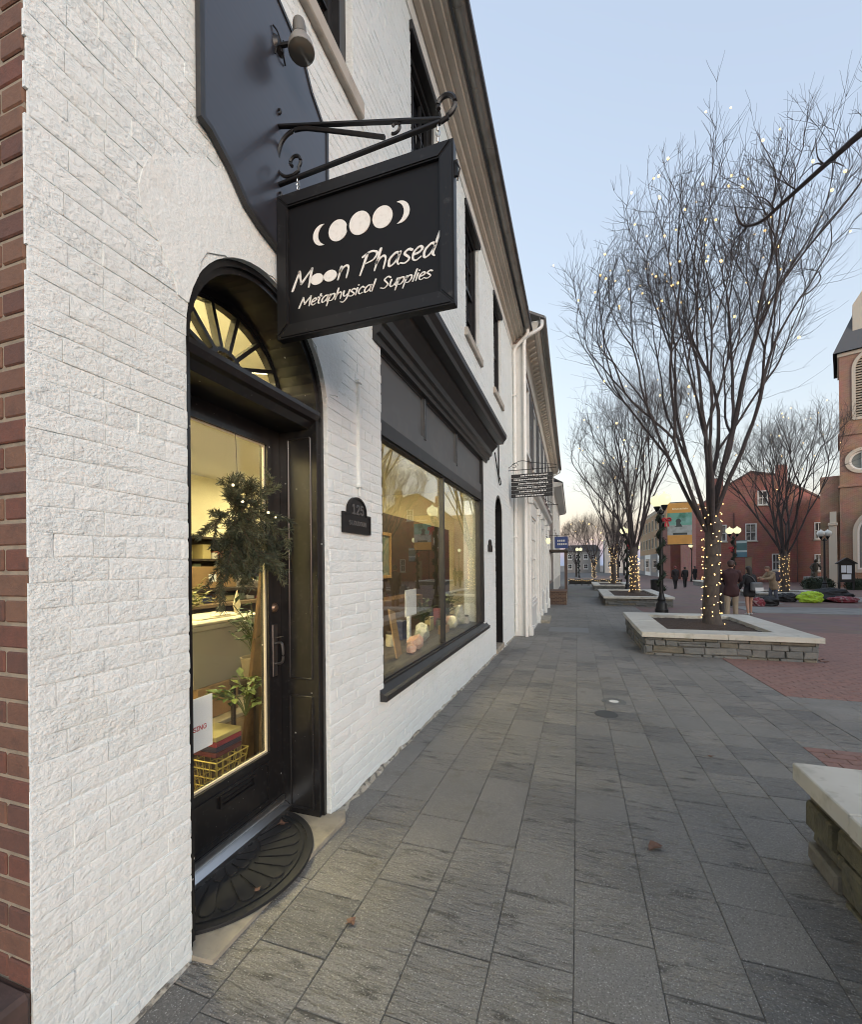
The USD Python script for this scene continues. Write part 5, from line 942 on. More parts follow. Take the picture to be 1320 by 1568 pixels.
t = thing('door_awning_post', 'dark timber porch post and rail beside the brick planter', 'porch', (-.9, 23.5, -.38)); b = MB()
for y in (23.6, 25.2): b = MB(); b.box(-.66, y, -.45, -.56, y + .1, 2.2); obj('post', b, M('porch_brown', (.10, .06, .045), .6), t)
b = MB(); b.box(-1.45, 23.5, 2.2, -.5, 25.4, 2.32, .01); obj('roof', b, DIM, t)
# drum: in-ground fittings
t = thing('ground_light', 'round in-ground light with pale ring set in the paving', 'ground light', (.386, 5.52, G(5.52))); z = G(5.52) + .002
b = MB(); b.lathe([(.135, 0), (.13, .004), (.085, .005), (.083, .002)], (.386, 5.52, z), 24); obj('ring', b, PST[0], t); b = MB(); b.lathe([(.055, .003), (.04, .007), (0, .008)], (.386, 5.52, z), 20); obj('lens', b, M('frosted_lens', (.62, .62, .60), .3), t); b = MB(); b.lathe([(.083, .002), (.056, .003)], (.386, 5.52, z), 20); obj('inner_ring', b, PST[1], t)
t = thing('drain_cover', 'dark oval cast drain cover in the paving beside the ground light', 'drain cover', (.272, 5.0, G(5))); z = G(5.0) + .0015; b = MB(); b.lathe([(.12, 0), (.115, .004), (0, .004)], (.272, 5.0, z), 24); obj('plate', b, M('dark_cast_iron', (.045, .045, .044), .6), t)
t = thing('utility_cover', 'pale rectangular utility cover far along the paving', 'cover', (.06, 12.2, G(12.2))); b = MB(); b.add([(-.75, 11.7, G(11.7) + .003), (.25, 11.7, G(11.7) + .003), (.25, 12.7, G(12.7) + .003), (-.75, 12.7, G(12.7) + .003)], [(0, 1, 2, 3)]); obj('plate', b, M('grey_cover', (.17, .17, .165), .6), t)

# ---------------------------------------------------------------- far buildings
def facade(t, X0, X1, Z0, Z1, Y, wall, winlist, trim, pane=None, depth=8):
    b = MB(); ho = [sbox(a, z0, c, z1) for a, c, z0, z1 in winlist]; pg = sbox(X0, Z0, X1, Z1)
    if ho: pg = pg.difference(unary_union(ho))
    b.poly(pg, 0, .3, on_front(Y)); b.box(X0 + .01, Y + .31, Z0, X1 - .01, Y + depth, Z1 - .01); obj('wall', b, wall, t)
    for a, c, z0, z1 in winlist:
        b = MB(); b.poly(sbox(a, z0, c, z1).difference(sbox(a + .10, z0 + .10, c - .10, z1 - .10)), -.04, .16, on_front(Y)); b.box(a + .1, Y + .06, (z0 + z1) / 2 - .03, c - .1, Y + .13, (z0 + z1) / 2 + .03); b.box((a + c) / 2 - .02, Y + .07, z0 + .1, (a + c) / 2 + .02, Y + .12, z1 - .1); wf = obj('window', b, trim, t)
        b = MB(); b.box(a + .05, Y + .14, z0 + .05, c - .05, Y + .15, z1 - .05); obj('pane', b, pane or DARKPANE, wf); b = MB(); b.box(a - .12, Y - .10, z0 - .12, c + .12, Y + .01, z0, .01); obj('sill', b, trim, wf)
RB = brick_mat('red_wall_brick', (.42, .155, .120), (.34, .125, .10), (.38, .25, .20), axis='x'); RBY = brick_mat('red_wall_brick_side', (.42, .155, .120), (.34, .125, .10), (.38, .25, .20), axis='y')
CHB = brick_mat('church_brick', (.38, .205, .135), (.31, .165, .112), (.37, .28, .21), axis='x'); STONEW = M('pale_church_stone', (.44, .40, .33), .8, bump=[(14, .4, .01)])
gab = thing('red_brick_gable_house', 'tall dark red brick gable house with stepped chimney behind the right tree', 'house', (19, 58, -.68))
wl = [(19.2, 20.2, 8.0, 9.6), (18.0, 19.1, 4.0, 5.95), (20.5, 21.3, .65, 2.5), (24.35, 25.2, 4.0, 5.85), (24.35, 25.2, .55, 2.4), (15.3, 16.2, 4.0, 5.9)]
pg = Polygon([(13.1, -1), (25.1, -1), (25.1, 8.4), (22.0, 10.45), (22.0, 12.3), (21.0, 12.4), (21.0, 11.3), (18.6, 11.8), (15.9, 10.2), (15.9, 11.3), (15.0, 11.3), (15.0, 9.4), (13.1, 7.9)])
b = MB(); b.poly(pg.difference(unary_union([sbox(a, z0, c, z1) for a, c, z0, z1 in wl] + [sbox(17.95, -1, 18.65, 2.2)])), 0, .4, on_front(58)); obj('wall', b, RB, gab); b = MB(); b.box(13.11, 58.41, -1, 25.09, 66, 7.9); obj('rear_wing', b, RBY, gab)
for a, c, z0, z1 in wl:
    b = MB(); b.poly(sbox(a, z0, c, z1).difference(sbox(a + .10, z0 + .10, c - .10, z1 - .10)), -.03, .16, on_front(58)); b.box(a + .1, 58.07, (z0 + z1) / 2 - .04, c - .1, 58.13, (z0 + z1) / 2 + .04); b.box((a + c) / 2 - .03, 58.07, z0 + .1, (a + c) / 2 + .03, 58.12, z1 - .1); wf = obj('window', b, TRIMW, gab); b = MB(); b.box(a + .05, 58.15, z0 + .05, c - .05, 58.16, z1 - .05); obj('pane', b, M('blind_pane', (.28, .27, .24), .15, var=(1.3, (.10, .10, .10), .45, .55)), wf); b = MB(); b.box(a - .1, 57.9, z0 - .14, c + .1, 58.02, z0, .01); obj('sill', b, STONEW, wf)
b = MB(); b.box(17.96, 58.1, -1, 18.64, 58.16, 2.19); obj('door', b, M('tan_door', (.34, .27, .18), .6), gab)
for x, zt_ in ((16.9, 7.2), (22.8, 8.0)): b = MB(); b.tube([(x, 57.93, -.7), (x, 57.93, zt_)], .05, 6); obj('downpipe', b, M('dark_pipe', (.09, .04, .035), .5), gab)
cop = [(25.1, 8.4), (22.0, 10.45)], [(21.0, 11.3), (18.6, 11.8)], [(18.6, 11.8), (15.9, 10.2)], [(15.0, 9.4), (13.1, 7.9)]
for (a, c) in cop: b = MB(); b.bar((a[0], 58.2, a[1] + .05), (c[0], 58.2, c[1] + .05), .55, .10, .0, up=(0, 1, 0)) if False else b.poly(LineString([a, c]).buffer(.09, cap_style=2), -.08, .48, on_front(58)); obj('coping', b, M('dark_coping', (.12, .075, .065), .7), gab)
# church with tower
ch = thing('brick_church', 'brown brick church with square tower, pointed windows and slate spire', 'church', (20.65, 45, -.6), -.43)
def gothic(cx, z0, zs, hw, rise, n=10):
    L = [(cx - hw, z0), (cx + hw, z0)]; R_ = (hw * hw + rise * rise) / (2 * hw); a1 = math.asin(min(1, rise / R_)); right = [(cx + hw - R_ + R_ * math.cos(u), zs + R_ * math.sin(u)) for u in np.linspace(0, a1, n)]; return Polygon(L + right + [(2 * cx - x, z) for x, z in right[::-1][1:]])
TX0, TX1, TY = 20.65, 26.6, 45.0; gl = gothic(22.7, .9, 3.9, 1.05, 1.7); lv = gothic(22.6, 13.3, 17.2, .95, 1.3); rd = Point(22.0, 9.75).buffer(.78, 24)
b = MB(); b.poly(sbox(TX0, -1, TX1, 18.7).difference(unary_union([gl, lv, rd])), 0, .45, on_front(TY)); b.box(TX0 + .01, TY + .46, -1, TX1 - .01, TY + 6, 18.6); obj('tower', b, CHB, ch)
b = MB(); b.box(19.42, 45.35, -1, TX0 - .002, 58, 8.75); obj('nave', b, CHB, ch)
for nm, g in (('pointed_window', gl), ('round_window', rd)):
    b = MB(); b.poly(g.buffer(.26).difference(g), -.10, .12, on_front(TY)); wf = obj(nm, b, STONEW, ch); b = MB(); b.poly(g.difference(g.buffer(-.14)), .1, .24, on_front(TY)); b.poly(sbox(g.centroid.x - .05, g.bounds[1], g.centroid.x + .05, g.bounds[3]).intersection(g), .14, .22, on_front(TY)); obj('tracery', b, TRIMW, wf); b = MB(); b.poly(g, .26, .28, on_front(TY)); obj('pane', b, M('church_pane', (.16, .17, .16), .1), wf)
b = MB(); b.poly(lv.buffer(.24).difference(lv), -.08, .12, on_front(TY)); wf = obj('louvre_window', b, STONEW, ch); LV = M('cream_louvre', (.42, .39, .32), .7)
for k in range(24): b = MB(); z = 13.4 + .21 * k; s_ = lv.intersection(sbox(20, z, 26, z + .05)); 
for k in range(24):
    z = 13.4 + .21 * k; s_ = lv.intersection(sbox(20, z, 26, z + .05))
    if not s_.is_empty: x0_, _, x1_, _ = s_.bounds; b = MB(); b.obox(((x0_ + x1_) / 2, TY + .18, z + .08), [[1, 0, 0], [0, .75, .66], [0, -.66, .75]], [(x1_ - x0_) / 2, .12, .012]); obj('slat', b, LV, wf)
b = MB(); b.poly(lv, .34, .36, on_front(TY)); obj('back', b, DIM, wf)
for z, h_ in ((9.0 - 1.35, .16), (11.9, .22), (18.45, .3)): b = MB(); b.box(TX0 - .10, TY - .10, z, TX1 + .1, TY + 6.1, z + h_, .02); obj('string_course', b, STONEW if z > 12 else CHB, ch)
b = MB(); b.box(19.95, 44.6, -1, 20.45, 45.34, 4.7, .01); b.box(20.02, 44.7, 4.7, 20.42, 45.34, 5.7, .01); b.box(19.9, 44.5, 4.55, 20.5, 45.3, 4.78, .02); obj('buttress', b, STONEW, ch)
sp0 = [(TX0 - .35, TY - .35), (TX1 + .35, TY - .35), (TX1 + .35, TY + 6.35), (TX0 - .35, TY + 6.35)]; mid = ((TX0 + TX1) / 2, TY + 3)
v = [(x, y, 18.75) for x, y in sp0] + [(mid[0] + (x - mid[0]) * .66, mid[1] + (y - mid[1]) * .66, 21.8) for x, y in sp0] + [(mid[0] + (x - mid[0]) * .30, mid[1] + (y - mid[1]) * .30, 25.8) for x, y in sp0] + [(*mid, 36)]
f = [(4 * l + k, 4 * l + (k + 1) % 4, 4 * l + 4 + (k + 1) % 4, 4 * l + 4 + k) for l in (0, 1) for k in range(4)]; b = MB(); b.add(v, f); b.add(v, [(8 + k, 8 + (k + 1) % 4, 12) for k in range(4)]); obj('spire', b, M('spire_slate', (.085, .09, .095), .6, bump=[(6, .5, .03, (1, 1, 4))]), ch)
b = MB(); b.poly(Polygon([(21.5, 20.3), (23.3, 20.3), (23.3, 22.6), (22.4, 24.1), (21.5, 22.6)]), -.9, 3.5, on_front(TY + 1.2)); obj('dormer', b, LV, ch)
# orange brick row seen down the right side, pale building past it, red shop with cream fascia
OB = brick_mat('orange_brick', (.44, .27, .13), (.38, .225, .11), (.33, .26, .17), axis='y'); row = thing('orange_brick_row', 'three storey orange brick row receding on the right of the street', 'building', (13, 92, -.68))
b = MB(); wy = [(76.5 + 3.6 * k, 78.1 + 3.6 * k) for k in range(8)]; b.poly(sbox(75, -1, 105, 10.6).difference(unary_union([sbox(a, z, c, z + 2) for a, c in wy for z in (4.2, 7.4)])), 0, .3, lambda a, c, d: (13 + d, a, c)); b.box(13.31, 75.01, -1, 20, 104.9, 10.5); obj('wall', b, OB, row)
for a, c in wy:
    for z in (4.2, 7.4):
        b = MB(); b.poly(sbox(a, z, c, z + 2).difference(sbox(a + .12, z + .12, c - .12, z + 1.88)), -.04, .12, lambda p, r_, d: (13 + d, p, r_)); wf = obj('window', b, LV, row); b = MB(); b.box(13.13, a + .05, z + .05, 13.14, c - .05, z + 1.95); obj('pane', b, DARKPANE, wf)
b = MB(); b.ext([(12.6, 10.6), (12.6, 10.8), (12.9, 10.4), (13.02, 10.2), (13.02, 10.8)], 74.9, 105); obj('cornice', b, CREAM, row)
for k in range(4): b = MB(); b.box(12.85, 75.3 + 7.4 * k, -.75, 12.99, 82.2 + 7.4 * k, 3.2); sfw = obj('shop_front', b, (TRIMW, SHUT)[k % 2], row); b = MB(); b.box(12.83, 76 + 7.4 * k, .0, 12.845, 81 + 7.4 * k, 2.4); obj('pane', b, DARKPANE, sfw)
pb = thing('pale_end_building', 'pale rendered building past the orange row with grey windows', 'building', (10, 118, -.68)); facade(pb, 6.5, 13.2, -1, 7.6, 118, M('pale_render', (.42, .41, .38), .8), [(7.2 + 2 * k, 8.2 + 2 * k, z, z + 1.7) for k in range(3) for z in (.6, 4)], TRIMW)
sh = thing('red_brick_shop', 'low red brick shop with cream fascia under the painted banner', 'shop', (15, 70, -.68)); facade(sh, 12.6, 19.5, -1, 6.9, 70, brick_mat('red_shop_brick', (.26, .075, .05), (.21, .06, .045), (.24, .15, .12), axis='x'), [(13.2, 14.4, 4.4, 6.1), (17.0, 18.2, 4.4, 6.1)], TRIMW)
b = MB(); b.box(14.1, 69.85, 1.9, 17.0, 69.99, 3.9, .01); obj('fascia', b, M('cream_fascia', (.52, .44, .33), .6), sh)
for k in range(3): b = MB(); b.box(14.15 + .95 * k, 69.9, -.7, 15.0 + .95 * k, 69.98, 1.85); obj('shop_window', b, (DARKPANE, PANE2)[k % 2], sh)
gh = thing('grey_end_house', 'grey house with dark roof closing the far end of the street', 'house', (1, 122, -.68)); facade(gh, -3.5, 5.5, -1, 5.0, 122, M('grey_render', (.26, .25, .235), .8), [(-2.5 + 2 * k, -1.5 + 2 * k, z, z + 1.3) for k in range(4) for z in (.3, 2.9)], TRIMW); b = MB(); b.poly(Polygon([(-3.8, 4.95), (5.8, 4.95), (4.6, 6.6), (-2.6, 6.6)]), -.3, 8, on_front(122)); obj('roof', b, ROOF, gh)
# the far side of the square, right of the picture: two plain brick houses that shade it and show in the glass
for k, (y0, y1, h_, lab) in enumerate(((2, 17, 9.5, 'plain brick house on the square nearest the right edge'), (18.5, 35, 8.2, 'lower brick house on the square right of the church'), (-14, .5, 10.5, 'tall brick house on the square behind the viewer at the right'))):
    t = thing('square_house', lab, 'house', (24, y0, -.2)); b = MB(); wy = [(y0 + 1.3 + 3.2 * i, y0 + 2.5 + 3.2 * i) for i in range(int((y1 - y0 - 1) / 3.2))]; zz = (1.0, 4.2, 6.9) if h_ > 9 else (1.0, 4.2)
    b.poly(sbox(y0, -1, y1, h_).difference(unary_union([sbox(a, z, c, z + 1.8) for a, c in wy for z in zz])), 0, .3, lambda p, r_, d: (24 + d, p, r_)); b.box(24.31, y0 + .01, -1, 32, y1 - .01, h_ - .02); obj('wall', b, (RBY, OB, RBY)[k], t)
    for a, c in wy:
        for z in zz: b = MB(); b.poly(sbox(a, z, c, z + 1.8).difference(sbox(a + .1, z + .1, c - .1, z + 1.7)), -.03, .12, lambda p, r_, d: (24 + d, p, r_)); wf = obj('window', b, TRIMW, t); b = MB(); b.box(24.13, a + .05, z + .05, 24.14, c - .05, z + 1.75); obj('pane', b, DARKPANE, wf)
    b = MB(); b.box(23.7, y0 - .1, h_, 32.2, y1 + .1, h_ + .3, .02); obj('cornice', b, CREAM, t)
# ---------------------------------------------------------------- street lamps with garlands
GARL = M('garland_green', (.018, .028, .016), .8); BOW = M('red_bow_cloth', (.33, .015, .025), .6)
def make_lamp(label, loc, rotz, h=4.05, arms=2, lit=True):
    t = thing('street_lamp', label, 'street lamp', loc, rotz, group=None, world=False)
    b = MB(); b.lathe([(.24, -.05), (.24, .10), (.21, .14), (.19, .32), (.13, .42), (.15, .50), (.10, .62), (.085, .75), (0, .75)], k=14); obj('base', b, IRON, t, smooth=35)
    b = MB(); b.lathe([(.075, .75), (.062, h - .25), (.085, h - .22), (.085, h - .15), (.05, h - .1), (0, h - .05)], k=12); obj('post', b, IRON, t, smooth=35)
    xs = (-.23, .23) if arms == 2 else (0,)
    if arms == 2: b = MB(); b.tube(spline([(-.23, 0, h - .12), (-.12, 0, h - .26), (0, 0, h - .22), (.12, 0, h - .26), (.23, 0, h - .12)], 6), .022, 6); obj('arm', b, IRON, t, smooth=40)
    for x in xs:
        b = MB(); b.lathe([(.03, h - .14), (.06, h - .10), (.13, h + .06), (.115, h + .07), (0, h + .07)], (x, 0, 0), 12); obj('fitter', b, IRON, t, smooth=40)
        b = MB(); b.lathe([(.10, h + .072), (.215, h + .18), (.245, h + .30), (.21, h + .43), (.11, h + .49), (.05, h + .52), (.035, h + .57), (.02, h + .59), (0, h + .595)], (x, 0, 0), 14); obj('globe', b, GLOBE if lit else M('unlit_globe', (.62, .62, .58), .4), t, smooth=True)
    return t
def make_garland(label, loc, r, h0, h1, seed, wide=.085):
    q = rng(seed); t = thing('garland', label, 'garland', loc, world=False); b = MB(); n = 900; V, F_ = [], []
    for k in range(n):
        u = q.uniform(0, 1); a = u * (h1 - h0) / .62 * 2 * math.pi; p = np.array([r * math.cos(a), r * math.sin(a), h0 + u * (h1 - h0)]); e = q.normal(0, 1, 3); e /= np.linalg.norm(e); s = np.cross(e, q.normal(0, 1, 3)); s /= np.linalg.norm(s); p = p + e * .015; i = len(V); l = wide * q.uniform(.7, 1.4)
        V += [p - s * .018, p + s * .018, p + e * l]; F_.append((i, i + 1, i + 2))
    b.add(V, F_); obj('needles', b, GARL, t); w = MB(); u = np.linspace(0, 1, 80); a = u * (h1 - h0) / .62 * 2 * math.pi; w.tube(np.column_stack([r * np.cos(a), r * np.sin(a), h0 + u * (h1 - h0)]), .055, 5); obj('core', w, GARL, t); return t
def make_bow(label, loc):
    t = thing('red_bow', label, 'bow', loc, world=False)
    for s in (-1, 1):
        b = MB(); b.tube(spline([(0, 0, 0), (s * .07, -.02, .06), (s * .13, -.02, .04), (s * .12, -.02, -.04), (0, 0, 0)], 5), .035, 6); obj('loop', b, BOW, t, smooth=True)
        b = MB(); b.bar((s * .02, -.01, -.02), (s * .06, -.02, -.26), .055, .02, up=(0, 1, 0)); obj('tail', b, BOW, t)
    b = MB(); b.sphere((0, -.02, 0), .042, 1); obj('knot', b, BOW, t, smooth=True); return t
L1 = (3.06, 18.8, G(18.8))
lamp1 = make_lamp('near double globe street lamp wound with dark garland by the middle planter', L1, -1.15)
g1 = make_garland('dark green garland wound round the near double globe lamp', L1, .115, .85, 3.75, 1, wide=.12)
bow1 = make_bow('red bow tied high on the near garlanded lamp post', (L1[0] + .18, L1[1] - .14, L1[2] + 3.55))
for (loc, rz, w_) in (((3.30, 33.5, G(33.5)), .3, 'second globe lamp behind the second planter on the street axis'), ((10.6, 36.5, G(36.5)), -.5, 'double globe lamp with teal banner in front of the red gable wall'), ((13.1, 60.0, G(60)), .9, 'distant globe lamp beside the white and red sign at the red shop'), ((.15, 66.0, G(66)), .2, 'far double globe lamp near the end of the left fronts'), ((7.2, 62, G(62)), .2, 'small far lamp with bright globes left of the garlanded near lamp')):
    dup(lamp1, 'street_lamp', loc, rz, w_)
for (loc, w_) in (((3.30, 33.5, G(33.5)), 'thin dark garland on the second globe lamp of the street axis'), ((10.6, 36.5, G(36.5)), 'dark garland on the lamp with the teal banner'), ((.15, 66.0, G(66)), 'dark garland on the far lamp near the end of the left fronts')): dup(g1, 'garland', loc, 1.0, w_)
dup(bow1, 'red_bow', (10.40, 36.3, G(36.5) + 3.1), 0, 'red bow on the lamp with the teal banner'); dup(bow1, 'red_bow', (3.48, 33.35, G(33.5) + 3.3), 0, 'red bow on the second globe lamp of the street axis')
make_lamp('black street lamp with pale unlit globes beside the church corner', (17.4, 40, G(40)), .2, h=3.9, lit=False)
# banners
def banner(label, x0, x1, y, z0, z1, bands, pole_x, art=None):
    t = thing('banner', label, 'banner', (pole_x, y, z0))
    b = MB(); b.tube([(pole_x, y, z1 + .02), (x1 + .03, y, z1 + .02)], .018, 6); b.tube([(pole_x, y, z0 - .02), (x1 + .03, y, z0 - .02)], .018, 6); obj('arm', b, IRON, t)
    for k, (a, c, m) in enumerate(bands): b = MB(); b.box(x0, y - .006, z0 + (z1 - z0) * a, x1, y + .006, z0 + (z1 - z0) * c); obj('cloth', b, m, t)
    if art: art(t, x0, x1, y, z0, z1)
    return t
ORG = M('orange_banner_cloth', (.46, .235, .055), .7, var=(3, (.38, .20, .05), .45, .7)); TEAL = M('teal_print', (.10, .27, .22), .7, var=[(2.6, (.03, .13, .09), .48, .62), (1.5, (.20, .36, .36), .5, .7)]); GREYP = M('grey_print', (.27, .30, .30), .7, var=(6, (.18, .2, .2), .45, .7)); DKP = M('dark_print', (.03, .04, .04), .7)
def art(t, x0, x1, y, z0, z1):
    w_, h_ = x1 - x0, z1 - z0; b = MB()
    b.poly(unary_union([Point(x0 + .45 * w_, z0 + .56 * h_).buffer(.09), sbox(x0 + .36 * w_, z0 + .42 * h_, x0 + .52 * w_, z0 + .52 * h_), Polygon([(x0 + .28 * w_, z0 + .42 * h_), (x0 + .62 * w_, z0 + .42 * h_), (x0 + .54 * w_, z0 + .50 * h_)])]), -.0085, -.0062, on_front(y)); obj('figure_print', b, DKP, t)
    b = MB(); b.poly(sbox(x0 + .22 * w_, z0 + .225 * h_, x0 + .80 * w_, z0 + .275 * h_), -.0085, -.0062, on_front(y)); obj('dark_print_band', b, DKP, t)
    b = MB(); q = rng(4); x = x0 + .2 * w_
    while x < x0 + .8 * w_: b.box(x, y - .0085, z0 + .84 * h_, x + .03, y - .0062, z0 + .84 * h_ + q.uniform(.03, .06)); x += .045
    obj('print_line', b, M('pale_print', (.7, .62, .4), .7), t)
banner('tall banner with orange ends and a teal painted scene on the near lamp', 3.29, 4.12, 18.8, 2.28, 3.86, [(0, .22, ORG), (.22, .32, GREYP), (.32, .46, GREYP), (.46, .76, TEAL), (.76, 1, ORG)], 3.06, art)
TB1 = M('teal_banner_cloth', (.05, .11, .12), .7); TB2 = M('pale_blue_banner_cloth', (.30, .38, .40), .7)
banner('small dark teal and pale blue banner on the lamp before the red gable', 10.78, 11.42, 36.5, 1.95, 3.12, [(0, .30, M('blue_banner_cloth', (.06, .14, .19), .7)), (.30, .42, TB2), (.42, .85, TB1), (.85, 1, TB2)], 10.6)
t = thing('shop_sign', 'small white and red square sign beside the distant lamp', 'sign', (13.9, 59.9, 1.9)); b = MB(); b.box(13.35, 59.88, 2.3, 14.4, 59.94, 3.4); obj('panel', b, M('white_sign', (.6, .58, .58), .6), t)
for z in (1.95, 3.41): b = MB(); b.box(13.3, 59.86, z, 14.45, 59.95, z + .33); obj('red_band', b, M('red_sign_paint', (.42, .04, .06), .6), t)
b = MB()
for z in (2.9, 2.68): b.box(13.5, 59.87, z, 14.2, 59.879, z + .10)
obj('print_line', b, M('dark_sign_print', (.2, .08, .1), .6), t); b = MB(); b.tube([(13.1, 59.9, 3.78), (14.3, 59.9, 3.78)], .03, 5); obj('arm', b, IRON, t)

# ---------------------------------------------------------------- people
def hull(pts):
    ms = [manifold3d.Manifold.sphere(r_, 14).translate(tuple(map(float, p))) for p, r_ in pts]; return manifold3d.Manifold.batch_hull(ms)
def chain(pts): return [hull([pts[i], pts[i + 1]]) for i in range(len(pts) - 1)]
def fuse(parts_, edge=.03, it=6, lam=.5):
    m = manifold3d.Manifold.batch_boolean(parts_, manifold3d.OpType.Add).refine_to_length(edge).to_mesh(); t = trimesh.Trimesh(m.vert_properties[:, :3], m.tri_verts, process=True); trimesh.smoothing.filter_taubin(t, lamb=lam, nu=.52, iterations=it); return t
SKIN = M('skin', (.42, .24, .17), .5)
def person(label, loc, rotz, H=1.72, hair=(.02, .015, .012), top=(.05, .05, .05), legs=(.05, .05, .06), shoe=(.02, .02, .02), bare_legs=False, lean=0.0, stride=.12, arms=((.15, .1), (.15, .1)), bend=(.15, .15), female=False, long_hair=False, hood=False, look=0.0, coat=0.0, head_down=0.0, key=''):
    s = H / 1.72; t = thing('person', label, 'person', loc, rotz, world=False); A = np.array
    sh = .185 if not female else .165; hipw = .095
    def L_(p): return A([p[0], p[1] * 1, p[2]])
    hip = A([0, 0, .92]); ch = hip + A([0, math.sin(lean) * .45, math.cos(lean) * .45]); nk = hip + A([0, math.sin(lean) * .60, math.cos(lean) * .60]) + A([0, .01, 0]); hd = nk + A([0, .03 + .10 * math.sin(head_down), .155 - .05 * head_down])
    S = lambda p, r_: (A(p) * s, r_ * s)
    legs_j = []
    for sd in (-1, 1):
        fy = sd * stride; kn = A([sd * (hipw + .005), fy * .55 + .03, .49]); an = A([sd * (hipw + .01), fy, .085]); legs_j.append((A([sd * hipw, 0, .90]), kn, an))
    arms_j = []
    for i, sd in enumerate((-1, 1)):
        sp_ = ch + A([sd * sh, 0, .06]); out, fwd = arms[i]; el = sp_ + A([sd * .27 * math.sin(out), .27 * math.sin(fwd) * math.cos(out), -.27 * math.cos(fwd) * math.cos(out)]); fb = fwd + bend[i]; wr = el + A([sd * .10 * math.sin(out) * math.cos(bend[i]) - sd * .10 * math.sin(bend[i]), .25 * math.sin(fb), -.25 * math.cos(fb)]); arms_j.append((sp_, el, wr))
    body = []
    for a, k, n_ in legs_j:
        body += chain([S(a, .088), S(k, .056), S(n_, .038)]); f = n_ + A([0, .0, -.05]); body += [hull([S(n_ + A([0, -.03, -.055]), .030), S(n_ + A([0, .13, -.06]), .024)])]
    body += [hull([S(hip + A([-.07, 0, 0]), .10), S(hip + A([.07, 0, 0]), .10), S(hip + A([0, 0, .16]) + (ch - hip) * .1, .11)]), hull([S(hip + (ch - hip) * .4, .11), S(ch + A([-.08, 0, 0]), .105), S(ch + A([.08, 0, 0]), .105)]), hull([S(ch + A([-.13, 0, .06]), .06), S(ch + A([.13, 0, .06]), .06), S(ch, .11), S(nk, .055)]), hull([S(nk, .052), S(hd - A([0, 0, .05]), .052)])]
    body += [hull([S(hd + A([0, -.01, .03]), .092), S(hd + A([0, .015, -.045]), .066), S(hd + A([0, .045, -.075]), .036)]), hull([S(hd + A([0, .085, .0]), .012), S(hd + A([0, .098, -.028]), .015)])]
    for sd in (-1, 1): body += [hull([S(hd + A([sd * .088, -.01, .0]), .016), S(hd + A([sd * .086, -.012, -.03]), .012)])]
    for sd, (a, e, w_) in zip((-1, 1), arms_j):
        body += chain([S(a, .052), S(e, .040), S(w_, .028)]); d = (w_ - e) / np.linalg.norm(w_ - e); sx = np.cross(d, [1, 0, 0]); sx /= np.linalg.norm(sx); palm = w_ + d * .07; body += [hull([S(w_ + d * .01, .024), S(palm + sx * .025, .014), S(palm - sx * .025, .014)])]
        for k in range(4):
            b0 = palm + sx * (.027 - .018 * k); ln = (.062, .072, .068, .052)[k]; c1 = b0 + d * ln * .55 + A([-sd * .012, 0, 0]); c2 = c1 + d * ln * .4 + A([-sd * .022, 0, 0]); body += chain([S(b0, .0095), S(c1, .0088), S(c2, .0075)])
        tb = w_ + d * .025 + sx * .026; body += chain([S(tb, .011), S(tb + d * .03 + sx * .022, .0095), S(tb + d * .055 + sx * .026, .008)])
    obj('body', fuse(body, .028 * s), SKIN, t, smooth=True)
    nm = key
    cl = []
    hem = .82 - coat
    cl += [hull([S(hip + A([-.085, 0, .0]), .118), S(hip + A([.085, 0, .0]), .118), S(hip + A([-.09, 0, hem - .92]), .115), S(hip + A([.09, 0, hem - .92]), .115), S(hip + (ch - hip) * .35, .135)]), hull([S(hip + (ch - hip) * .3, .135), S(ch + A([-.09, 0, 0]), .128), S(ch + A([.09, 0, 0]), .128)]), hull([S(ch + A([-.15, 0, .05]), .075), S(ch + A([.15, 0, .05]), .075), S(ch, .13), S(nk + A([0, 0, -.01]), .075)])]
    for a, e, w_ in arms_j: cl += chain([S(a, .078), S(e, .062), S(w_ - (w_ - e) * .08, .048)])
    if hood: cl += [hull([S(nk + A([0, -.06, .0]), .075), S(hd + A([0, -.05, -.03]), .10)])]
    obj('jacket', fuse(cl, .035 * s), M('jacket_' + nm, top, .85, bump=[(30, .5, .01)]), t, smooth=True)
    if bare_legs:
        sk = [hull([S(hip + A([-.08, 0, .02]), .115), S(hip + A([.08, 0, .02]), .115), S(hip + A([-.10, 0, -.16]), .115), S(hip + A([.10, 0, -.16]), .115)])]; obj('shorts', fuse(sk, .04), M('shorts_' + nm, legs, .8), t, smooth=True)
    else:
        tr = [hull([S(hip + A([-.07, 0, 0]), .108), S(hip + A([.07, 0, 0]), .108), S(hip + A([0, 0, .1]), .11)])]
        for a, k, n_ in legs_j: tr += chain([S(a, .102), S(k, .074), S(n_ + A([0, 0, .02]), .062)])
        obj('trousers', fuse(tr, .035 * s), M('trousers_' + nm, legs, .85, bump=[(25, .4, .008)]), t, smooth=True)
    for a, k, n_ in legs_j: obj('shoe', fuse([hull([S(n_ + A([0, -.035, -.055]), .036), S(n_ + A([0, .04, -.03]), .042), S(n_ + A([0, .145, -.062]), .030)])], .03), M('shoe_' + nm, shoe, .6), t, smooth=True)
    hr = [hull([S(hd + A([0, -.015, .045]), .102), S(hd + A([0, -.045, .0]), .085), S(hd + A([0, .03, .07]), .07)])]
    if long_hair: hr += [hull([S(hd + A([0, -.05, .0]), .085), S(hd + A([0, -.085, -.16]), .07), S(hd + A([0, -.10, -.26]), .045)])]
    obj('hair', fuse(hr, .03), M('hair_' + nm, hair, .6, bump=[(90, .6, .01, (1, 1, .2))]), t, smooth=True)
    return t
